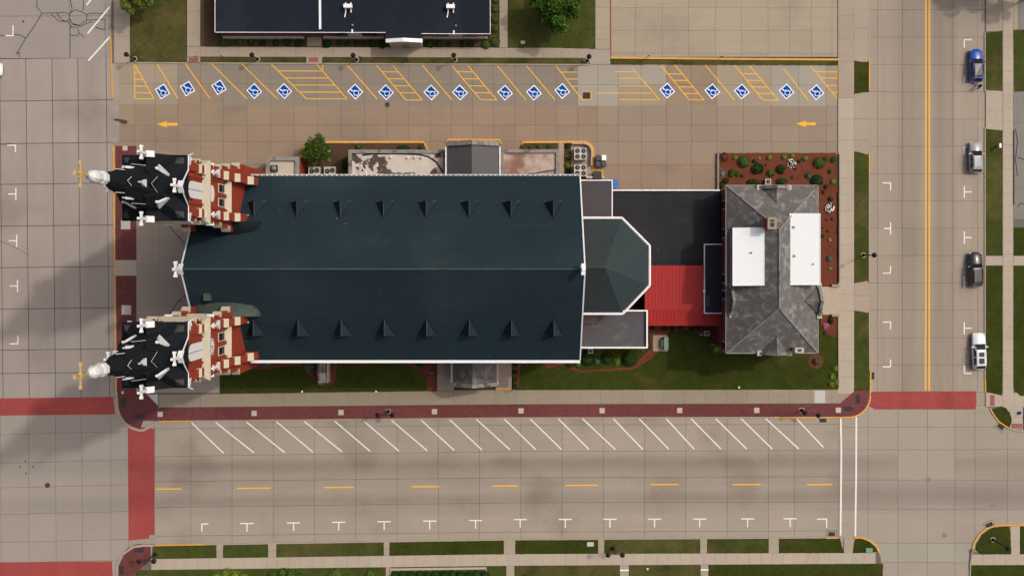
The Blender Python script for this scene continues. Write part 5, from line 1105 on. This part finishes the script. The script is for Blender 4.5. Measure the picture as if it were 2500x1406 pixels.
# ------------------------------------------------------------------ lamps, signs, small things
def lamp(x, y, h, label, heads=None, group=None, basem='conc_walk_pale', z0=.15):
    p = P(x,y); t = empty('street_lamp', (p.x,p.y,z0), label, 'street lamp', group)
    q = MB(); q.lathe([(0,.36),(z0+.06,.36)] if not heads else [(0,.27),(z0+.08,.27)],(p.x,p.y),14); q.build('footing', basem if not heads else 'metal_black', t)
    q = MB(); q.lathe([(z0,.26),(z0+.3,.24),(z0+.5,.12),(z0+.9,.08),(h-.3,.055),(h,.055)],(p.x,p.y),8); q.build('post', 'metal_black', t)
    pos = [(p.x,p.y)] if not heads else [(p.x+dx,p.y+dy) for dx,dy in heads]
    if heads:
        q = MB()
        for a in pos: q.tube((p.x,p.y,h-.15),(a[0],a[1],h-.05),.05,6)
        q.build('arm', 'metal_black', t)
    for a in pos:
        q = MB(); q.lathe([(h-.1,.1),(h+.05,.30),(h+.3,.34),(h+.42,.2),(h+.6,.05)],a,12); hd = q.build('lamp_head', 'metal_black', t)
        q = MB(); q.lathe([(h-.22,.12),(h-.05,.22),(h+.02,.2)],a,10); q.build('lens', 'lamp_lens', hd)
    return t
lamp(330,145,3.5,'black single post lamp at the lawn corner by the street kerb'); lamp(629.5,146,3.5,'black single post lamp near the red tactile plate of the school walk')
lamp(871,147,3.5,'black single post lamp opposite the school roof scupper'); lamp(1111,147,3.5,'black single post lamp opposite the white school porch'); lamp(1434,150,3.5,'black single post lamp in a leafy plant at the pale slab')
lamp(2107,623,4.8,'black lamp on the grass strip beside the house garden'); lamp(2423,1316,4.8,'black lamp on the curved grass corner')
lamp(948,1004,3.6,'black twin-head lamp on the brick band by the lawn',[(-1.0,0),(.9,0)],basem='stone_pale')
lamp(1957,1001,3.6,'black twin-head lamp on the brick band near the brick corner',[(-.5,.12),(1.3,-.2)],basem='stone_pale'); lamp(379,1352,3.6,'black twin-head lamp beside the lower brick corner',[(.95,0),(-1.0,0)],basem='stone_pale'); lamp(1496,1337,3.6,'black twin-head lamp on the kerbside grass plot',[(-.95,0),(.95,0)],basem='stone_pale')
shrub(1426,149,8,SPIKY('leaf_grey'),'pale leafy plant at the foot of the lamp by the pale slab',None)
for i,(x,y,m) in enumerate(((351.5,143.5,0),(410,143,0),(486,143,1),(548,142,0),(806,147,1),(883,144,0),(999,147,1),(1063,147,1),(1173,147,1),(1251,148,1),(1580,141.5,1),(1757,143.5,1))):
    p = P(x,y); t = empty('sign_post', (p.x,p.y,.1), 'thin parking sign post on the grass above the accessible bays', 'sign', 'sign posts along the accessible bays')
    q = MB(); q.tube((p.x,p.y,0),(p.x,p.y,2.1),.03,6); q.build('post', 'metal_grey', t); q = MB(); q.box(p.x-.15,p.x+.15,p.y-.045,p.y-.03,1.6,2.1); q.build('plate', 'sign_blue', t)
    q = MB(); q.box(p.x-.15,p.x+.15,p.y-.03,p.y-.02,1.35,1.55); q.build('plate', 'paint_white', t)
# cooling units
def fanunit(x, y, wpx, hpx, h, fans, label, group=None, z=.15):
    p = P(x,y,h); t = empty('cooling_unit', (p.x,p.y,z), label, 'air conditioner', group); wx, wy = wpx/36, hpx/36
    q = MB(); q.box(p.x-wx,p.x+wx,p.y-wy,p.y+wy,z,h); q.build('casing', 'unit', t)
    for (fx,fy,fr) in fans:
        c = (p.x+fx*wx, p.y+fy*wy); q = MB(); q.lathe([(h-.1,fr),(h+.02,fr),(h+.02,fr*.93),(h+.005,fr*.93)],c,18,cap=False); q.lathe([(h+.003,fr*.95),(h+.006,fr*.95)],c,18); fo = q.build('fan', 'unit_dark', t)
        for k in range(4):
            b = MB(); a = k*math.pi/2+.5; b.hull([(c[0]+.05*math.cos(a),c[1]+.05*math.sin(a),h+.015),(c[0]+fr*.85*math.cos(a-.3),c[1]+fr*.85*math.sin(a-.3),h+.015),(c[0]+fr*.85*math.cos(a+.3),c[1]+fr*.85*math.sin(a+.3),h+.015)],[(c[0]+.05*math.cos(a),c[1]+.05*math.sin(a),h+.03),(c[0]+fr*.85*math.cos(a-.3),c[1]+fr*.85*math.sin(a-.3),h+.05),(c[0]+fr*.85*math.cos(a+.3),c[1]+fr*.85*math.sin(a+.3),h+.03)]); b.build('blade', 'cast_iron', fo)
        b = MB(); b.lathe([(h+.01,.1),(h+.07,.08)],c,8); b.build('hub', 'metal_grey', fo)
    return t
f4 = [(-.48,.5,.32),(.52,.5,.32),(-.48,-.48,.32),(.52,-.48,.32)]
fanunit(1417,376,30,28,2.0,f4,'beige four-fan cooling unit further from the church wall'); fanunit(1417,416.5,30,28,2.0,f4,'beige four-fan cooling unit partly under the church eaves')
fanunit(767,418,28,20,1.5,[(-.42,-.1,.34),(.45,.15,.34)],'twin-fan cooling unit beside the small flat annex'); fanunit(805,417.5,28,20,1.5,[(-.42,-.1,.34),(.45,.15,.34)],'twin-fan cooling unit nearer the white peeling roof')
f1 = [(0,0,.24)]
fanunit(1442,857,12,12,.9,f1,'small single-fan unit beside the stained flat roof'); fanunit(1726,814,12,12,.9,f1,'small single-fan unit in shade beside the red roof'); fanunit(1875.5,444,14,14,.9,[(0,0,.3)],'small single-fan unit against the upper house wall')
q = MB(); p = P(1459,428,1.2); q.box(p.x-.5,p.x+.5,p.y-.45,p.y+.45,.05,1.2); q.box(p.x-.55,p.x+.55,p.y-.5,p.y+.5,1.15,1.25); solo(q,'utility_cabinet','roof_hatch','dark grey utility cabinet inside the yellow kerb notch','cabinet')
q = MB(); q.strip(px2([(1430,434),(1474,434.5)]),.3,0,1.0); solo(q,'low_wall','stone_pale','short pale wall below the dark utility cabinet','wall')
q = MB(); q.strip(px2([(1396,352),(1424,352)]+arc(1423,373,21,270,360,6)+[(1443,405)]),.18,0,.9); solo(q,'low_wall','conc_walk_pale','curved pale wall around the four-fan cooling units','wall')
q = MB(); q.strip(px2([(1370,350),(1370,430)]),.65,0,.12); solo(q,'path','conc_walk','narrow concrete path between rusty roof and shrubs','path',kind='structure')
q = MB(); q.prism(px2([(1376,352),(1440,352),(1448,372),(1446,432),(1376,432)]),0,.08); solo(q,'service_yard','conc_plaza','concrete yard under the four-fan cooling units','yard',kind='structure')
lawn([(738,395),(740,372),(750,352),(1034,349),(1046,372),(1046,400),(852,400),(852,435),(738,435)],'soil',.1,label='brown soil island inside the rounded yellow kerb')
lawn([(1092,344),(1221,344),(1221,360),(1092,360)],'soil',.1,label='narrow soil bed before the gabled entrance'); lawn([(1276,350),(1362,349),(1362,370),(1270,370)],'soil',.1,label='soil bed above the rusty flat roof'); lawn([(1377,351),(1394,351),(1394,432),(1377,432)],'soil',.1,label='soil strip beside the four-fan cooling units')
def bin_(x, y, m, lid, label, group, rot=0):
    p = P(x,y); t = empty('wheelie_bin', (p.x,p.y,.03), label, 'bin', group, R(rot))
    q = MB(); q.hull([(-.24,-.28,.05),(.24,-.28,.05),(.24,.28,.05),(-.24,.28,.05)],[(-.30,-.34,1.0),(.30,-.34,1.0),(.30,.34,1.0),(-.30,.34,1.0)]); q.build('body', m, t, local=True)
    q = MB(); q.hull([(-.32,-.38,1.0),(.32,-.38,1.0),(.32,.38,1.0),(-.32,.38,1.0)],[(-.29,-.32,1.1),(.29,-.32,1.06),(.29,.32,1.06),(-.29,.32,1.1)]); q.build('lid', lid, t, local=True)
    q = MB(); q.tube((.33,-.3,.95),(.33,.3,.95),.03,6); q.build('handle', m, t, local=True)
    for s_ in (-1,1): q = MB(); q.tube((.2,s_*.25,.1),(.2,s_*.33,.1),.1,10); q.build('wheel', 'tyre', t, local=True)
G = 'black bins beside the yellow kerb'
bin_(1459,387.5,'bin_black','bin_black','black wheelie bin beside the yellow kerb, all-black lid',G,4); bin_(1459,402.5,'bin_black','bin_black','black wheelie bin beside the yellow kerb, all-black lid',G,-5); bin_(1472.5,402,'bin_black','bin_black','black wheelie bin beside the yellow kerb, all-black lid',G,7)
bin_(1473,387,'bin_black','paint_white','black wheelie bin with a white lid next to the all-black ones',None)
bin_(1500,446,'bin_blue','bin_blue','blue recycling bin against the grey flat roof wall','blue bins'); bin_(1500,457,'bin_blue','bin_blue','blue recycling bin against the grey flat roof wall','blue bins')
t = empty('transformer_box', P(1620,838), 'pale green transformer cabinet on a concrete pad in the lawn', 'cabinet')
q = MB(); a = P(1594,857); b = P(1630,818); q.box(a.x,b.x,a.y,b.y,0,.2); q.build('pad', 'conc_plaza', t)
q = MB(); a = P(1621,853,1.2); b = P(1631.5,823,1.2); q.box(a.x,b.x,a.y,b.y,.2,1.3); q.build('cabinet', 'util_green', t); q = MB(); a = P(1615,846,.9); b = P(1622,830,.9); q.box(a.x,b.x,a.y,b.y,.2,.95); q.build('side_box', 'util_green', t)
for (x,y,w_,h_,m,l) in ((2120.5,1341,15,9,'util_green','pale green utility box on the small curved grass corner'),(1441,1326.5,15,9,'conc_white','white utility cover on the kerbside grass plot'),(1276.5,105,9,6,'conc_white','small white cover plate on the lawn under the big tree')):
    p = P(x,y); q = MB(); q.box(p.x-w_/36,p.x+w_/36,p.y-h_/36,p.y+h_/36,.1,.3); q.box(p.x-w_/36-.04,p.x+w_/36+.04,p.y-h_/36-.04,p.y+h_/36+.04,.28,.34); solo(q,'utility_box',m,l,'utility box')
p = P(2432,358); t = empty('utility_post', p, 'short green and white utility post on the verge across from the silver car', 'post'); q = MB(); q.box(p.x-.1,p.x+.1,p.y-.14,p.y+.14,0,1.3); q.build('post','util_green',t); q = MB(); q.box(p.x-.14,p.x+.14,p.y-.3,p.y+.3,1.3,1.45); q.build('cap','paint_white',t)
for (x,y,l) in ((738,955,'tiny white ground light on the lawn edge nearer the tower'),(918,955,'tiny white ground light on the lawn edge nearer the side porch'),(1803,945,'tiny white ground light on the lawn edge below the house'),(1580,1387,'tiny white ground light on the lower dry lawn')):
    p = P(x,y); q = MB(); q.lathe([(.1,.1),(.3,.16),(.38,.1),(.42,.02)],(p.x,p.y),8); solo(q,'ground_light','paint_white',l,'light')
p = P(2487,1007); q = MB(); q.lathe([(.12,.2),(.5,.2),(.56,.14),(.6,.02)],(p.x,p.y),10); solo(q,'utility_marker','sign_blue','short blue round marker on the leaf shaped grass island','marker')
for (x0,x1,y) in ((1513,1535,1390),(1710,1729,1389)):
    q = MB(); a = P(x0,y+1.6); b = P(x1,y-1.6); q.box(a.x,b.x,a.y,b.y,.1,.28); solo(q,'step','paint_white','white painted step edge across a narrow path beyond the footway','step','white painted steps')
# stone shelter on the lawn
t = empty('stone_shelter', P(788,905), 'small grey curved stone shelter against the church wall', 'shelter')
q = MB(); a = P(777,934,1); b = P(801,870,1); q.box(a.x,b.x,a.y,b.y,0,1.2); q.build('base', 'stone_pale', t)
q = MB(); prof = [(PX(774,2)+dx, z) for dx,z in ((.15,1.1),(0,1.9),(.3,2.3),(.8,2.4),(1.1,1.9),(1.15,1.1))]; ys = [PY(y,2) for y in (870,893,910,930)]
for i in range(3):
    k0 = (1,1,1)[i]; q = MB() if i else q; 
    q.hull([(x,ys[i]-.01,z) for x,z in prof],[(x+(.12 if i==2 else 0),ys[i+1],z-(.3 if i==2 else 0)) for x,z in prof]); fixn(q.build('roof_stone', 'stone_grey' if i < 2 else 'stone_pale', t))
q = MB(); a = P(798,934,1.8); b = P(802,872,1.8); q.box(a.x,b.x,a.y,b.y,0,1.8); q.build('side_wall', 'stone_pale', t)

# ------------------------------------------------------------------ cars
def car(x, y, L, W, Ht, paint, label, rot=0, roofm=None, sunroof=False, cabin=(.20,.03,-.40,-.47), rails=False):
    p = P(x,y); t = empty('car', (p.x,p.y,.03), label, 'car', 'parked cars', R(rot)); w2 = W/2
    st = [(.5,.62,.50,.62),(.485,.78,.42,.72),(.45,.90,.36,.80),(.38,.97,.33,.90),(.22,1.0,.32,1.0),(.0,1.0,.30,1.02),(-.30,1.0,.32,1.02),(-.42,.98,.34,1.0),(-.47,.93,.40,.96),(-.495,.80,.48,.80)]
    q = MB(); prev = None; n = 11
    rows = []
    for (ty,hw,zb,zt) in st:
        hw *= w2; row = [(-hw*.80,zb),(-hw*.97,zb+.08),(-hw,.62),(-hw*.96,zt-.14),(-hw*.86,zt-.03),(0,zt+.03),(hw*.86,zt-.03),(hw*.96,zt-.14),(hw,.62),(hw*.97,zb+.08),(hw*.80,zb)]
        rows.append([(xx,ty*L,zz) for xx,zz in row])
    vs = [v for r_ in rows for v in r_]; fs = []
    for j in range(len(rows)-1):
        for k in range(n): fs.append((j*n+k,j*n+(k+1)%n,(j+1)*n+(k+1)%n,(j+1)*n+k))
    fs += [tuple(range(n)), tuple(range((len(rows)-1)*n+n-1,(len(rows)-1)*n-1,-1))]
    q.add(vs,fs); body = fixn(q.build('body', paint, t, local=True, smooth=True))
    cb, rf_, rr_, rb = [c*L for c in cabin]; zb = 1.0; zt = Ht; bw, rw = w2*.90, w2*.70
    bb = [(-bw*.93,cb,zb),(bw*.93,cb,zb),(bw,cb-.5,zb),(bw,rb+.4,zb),(bw*.9,rb,zb),(-bw*.9,rb,zb),(-bw,rb+.4,zb),(-bw,cb-.5,zb)]
    tt = [(-rw*.9,rf_,zt-.04),(rw*.9,rf_,zt-.04),(rw,rf_-.3,zt),(rw,rr_+.3,zt),(rw*.9,rr_,zt-.05),(-rw*.9,rr_,zt-.05),(-rw,rr_+.3,zt),(-rw,rf_-.3,zt)]
    q = MB(); q.hull(bb,tt); fixn(q.build('cabin', paint, t, local=True))
    def pane(name, a, b, c, d, ins=.06, out=.015):
        A = [Vector(v) for v in (a,b,c,d)]; m = sum(A,Vector())/4; nn = (A[1]-A[0]).cross(A[2]-A[0]).normalized()
        if nn.dot(m-Vector((0,-.05*L,1.2))) < 0: nn = -nn
        Q = [v+(m-v)*ins for v in A]; r_ = MB(); r_.hull([v-nn*.02 for v in Q],[v+nn*out for v in Q]); return fixn(r_.build(name,'glass_dark',t,local=True))
    pane('windshield',bb[0],bb[1],tt[1],tt[0],.05); pane('rear_window',bb[4],bb[5],tt[5],tt[4],.10)
    for s_ in (0,1):
        i = (2,3) if s_ == 0 else (7,6)
        B0,B1,T0,T1 = Vector(bb[i[0]]),Vector(bb[i[1]]),Vector(tt[i[0]]),Vector(tt[i[1]])
        mb0, mt0 = B0.lerp(B1,.48), T0.lerp(T1,.48); mb1, mt1 = B0.lerp(B1,.52), T0.lerp(T1,.52)
        pane('side_window',B0,mb0,mt0,T0,.07); pane('side_window',mb1,B1,T1,mt1,.07)
        sx_ = 1 if s_ == 0 else -1
        r_ = MB(); r_.hull([(sx_*bw*.95,cb-.28,1.0),(sx_*(w2+.17),cb-.36,.98),(sx_*(w2+.17),cb-.50,.98),(sx_*bw*.95,cb-.45,1.0)],[(sx_*bw*.95,cb-.28,1.12),(sx_*(w2+.17),cb-.36,1.14),(sx_*(w2+.17),cb-.50,1.14),(sx_*bw*.95,cb-.45,1.12)]); fixn(r_.build('mirror', paint if roofm is None else 'metal_black', t, local=True))
        for yy in (.31*L,-.30*L):
            r_ = MB(); r_.tube((sx_*(w2-.22),yy,.31),(sx_*(w2+.01),yy,.31),.33,16); wh = r_.build('wheel','tyre',t,local=True); r_ = MB(); r_.tube((sx_*(w2-.02),yy,.31),(sx_*(w2+.02),yy,.31),.2,12); r_.build('rim','rim',wh,local=True)
        r_ = MB(); r_.hull([(sx_*w2*.45,.488*L,.62),(sx_*w2*.80,.475*L,.64),(sx_*w2*.88,.44*L,.68),(sx_*w2*.6,.468*L,.70)],[(sx_*w2*.45,.495*L,.74),(sx_*w2*.80,.482*L,.76),(sx_*w2*.89,.445*L,.79),(sx_*w2*.6,.474*L,.80)]); fixn(r_.build('headlight','lamp_lens',t,local=True))
        r_ = MB(); r_.box(min(sx_*w2*.6,sx_*w2*.88),max(sx_*w2*.6,sx_*w2*.88),-.492*L,-.47*L,.72,.9); r_.build('taillight','red_lens',t,local=True)
        if rails: r_ = MB(); r_.tube((sx_*rw*.88,rf_-.2,zt+.05),(sx_*rw*.88,rr_+.2,zt+.05),.025,6); r_.build('roof_rail','metal_black',t,local=True)
    r_ = MB(); m8 = [(v[0]*.97,v[1]*.995+(-.002*L),v[2]) for v in tt]; r_.hull([(a,b,c-.02) for a,b,c in m8],[(a*.8,b*.86,c+.05) for a,b,c in m8]); fixn(r_.build('roof', roofm or paint, t, local=True, smooth=False))
    if sunroof:
        for (ya,yb) in ((rf_-.35,rf_-.95),(rf_-1.15,rf_-1.85)): r_ = MB(); r_.box(-rw*.55,rw*.55,yb,ya,zt+.02,zt+.062); r_.build('sunroof','glass_dark',t,local=True)
    r_ = MB(); r_.box(-.3,.3,.49*L,.505*L,.5,.6); r_.build('grille','metal_black',t,local=True); r_ = MB(); r_.box(-.25,.25,-.503*L,-.49*L,.6,.72); r_.build('number_plate','paint_white',t,local=True)
    r_ = MB(); r_.tube((0,rr_+.25,zt),(0,rr_+.15,zt+.13),.03,5); r_.build('antenna','metal_black',t,local=True)
    return t
car(2378,163,4.5,1.84,1.62,'car_blue','bright blue hatchback with a dark roof parked at the kerb',0,'car_black'); car(2377,385,4.2,1.78,1.6,'car_silver','silver compact crossover parked at the kerb',0)
car(2376,658,4.7,1.9,1.72,'car_black','black off-roader with a square roof parked beside the short path',0,cabin=(.17,.05,-.44,-.48),rails=True); car(2385,856,5.0,1.86,1.6,'car_white','white estate car with two dark roof windows',1.5,sunroof=True,cabin=(.20,.05,-.38,-.47))
car(-29,172,4.6,1.9,1.5,'car_white','white car cut off at the crossing by the cracked slabs',-90)

# ------------------------------------------------------------------ person behind the blue car
def person(x, y, rot):
    sk = {'pel':(0,0,.95,.15),'sp':(0,.01,1.15,.145),'ch':(0,.02,1.36,.16),'nk':(0,.03,1.52,.06),'hd':(0,.05,1.62,.095),'tp':(0,.045,1.73,.085)}
    ed = [('pel','sp'),('sp','ch'),('ch','nk'),('nk','hd'),('hd','tp')]
    for s_,n in ((1,'r'),(-1,'l')):
        st = .22*s_
        sk.update({'hp'+n:(.10*s_,0,.92,.10),'kn'+n:(.11*s_,.5*st+.03,.50,.07),'an'+n:(.11*s_,st-.03,.09,.045),'to'+n:(.12*s_,st+.15,.05,.04),
                   'sh'+n:(.19*s_,.02,1.42,.075),'el'+n:(.27*s_,-.12*s_,1.14,.05),'wr'+n:(.28*s_,.08-.1*s_,.92,.033),'pm'+n:(.28*s_,.12-.1*s_,.85,.032)})
        ed += [('pel','hp'+n),('hp'+n,'kn'+n),('kn'+n,'an'+n),('an'+n,'to'+n),('ch','sh'+n),('sh'+n,'el'+n),('el'+n,'wr'+n),('wr'+n,'pm'+n)]
        for f_ in range(4): sk['f%d%s'%(f_,n)] = (.28*s_-.03+.02*f_,.15-.1*s_,.775+.008*abs(f_-1),.009); ed.append(('pm'+n,'f%d%s'%(f_,n)))
        sk['th'+n] = (.24*s_,.17-.1*s_,.83,.01); ed.append(('pm'+n,'th'+n))
    keys = list(sk); me = bpy.data.meshes.new('body'); me.from_pydata([sk[k][:3] for k in keys],[(keys.index(a),keys.index(b)) for a,b in ed],[])
    o = bpy.data.objects.new('person_tmp',me); COL.objects.link(o); m = o.modifiers.new('s','SKIN'); 
    for i,k in enumerate(keys): d = me.skin_vertices[0].data[i]; d.radius = (sk[k][3],sk[k][3]); d.use_root = (k=='pel')
    o.modifiers.new('u','SUBSURF').levels = 1; dg = bpy.context.evaluated_depsgraph_get(); ev = bpy.data.meshes.new_from_object(o.evaluated_get(dg)); bpy.data.objects.remove(o)
    p = P(x,y); t = empty('person', (p.x,p.y,.03), 'person in black clothes walking behind the blue car', 'person', None, R(rot))
    ev.materials.clear(); ev.materials.append(M_['cloth_black']); ev.materials.append(M_['skin'])
    for f_ in ev.polygons: f_.use_smooth = True; f_.material_index = 1 if (f_.center.z > 1.5 or (f_.center.z < .92 and abs(f_.center.x) > .21)) else 0
    b = bpy.data.objects.new('body', ev); COL.objects.link(b); b.parent = t
    q = MB(); q.lathe([(1.58,.11),(1.68,.118),(1.76,.10),(1.81,.05),(1.82,.01)],(0,.02),12); q.build('hair','hair',t,local=True)
    q = MB(); q.hull([(-.02,.13,1.60),(.02,.13,1.60),(0,.14,1.65)],[(-.015,.165,1.605),(.015,.165,1.605),(0,.15,1.65)]); q.build('nose','skin',t,local=True)
    for s_ in (-1,1): q = MB(); q.box(s_*.04-.012,s_*.04+.012,.13,.147,1.655,1.668); q.build('eye','hair',t,local=True)
    for s_ in (-1,1): q = MB(); q.box(s_*.12-.07,s_*.12+.05,s_*.22-.1,s_*.22+.17,.0,.09); q.build('shoe','tyre',t,local=True)
person(2384,213.5,-100)
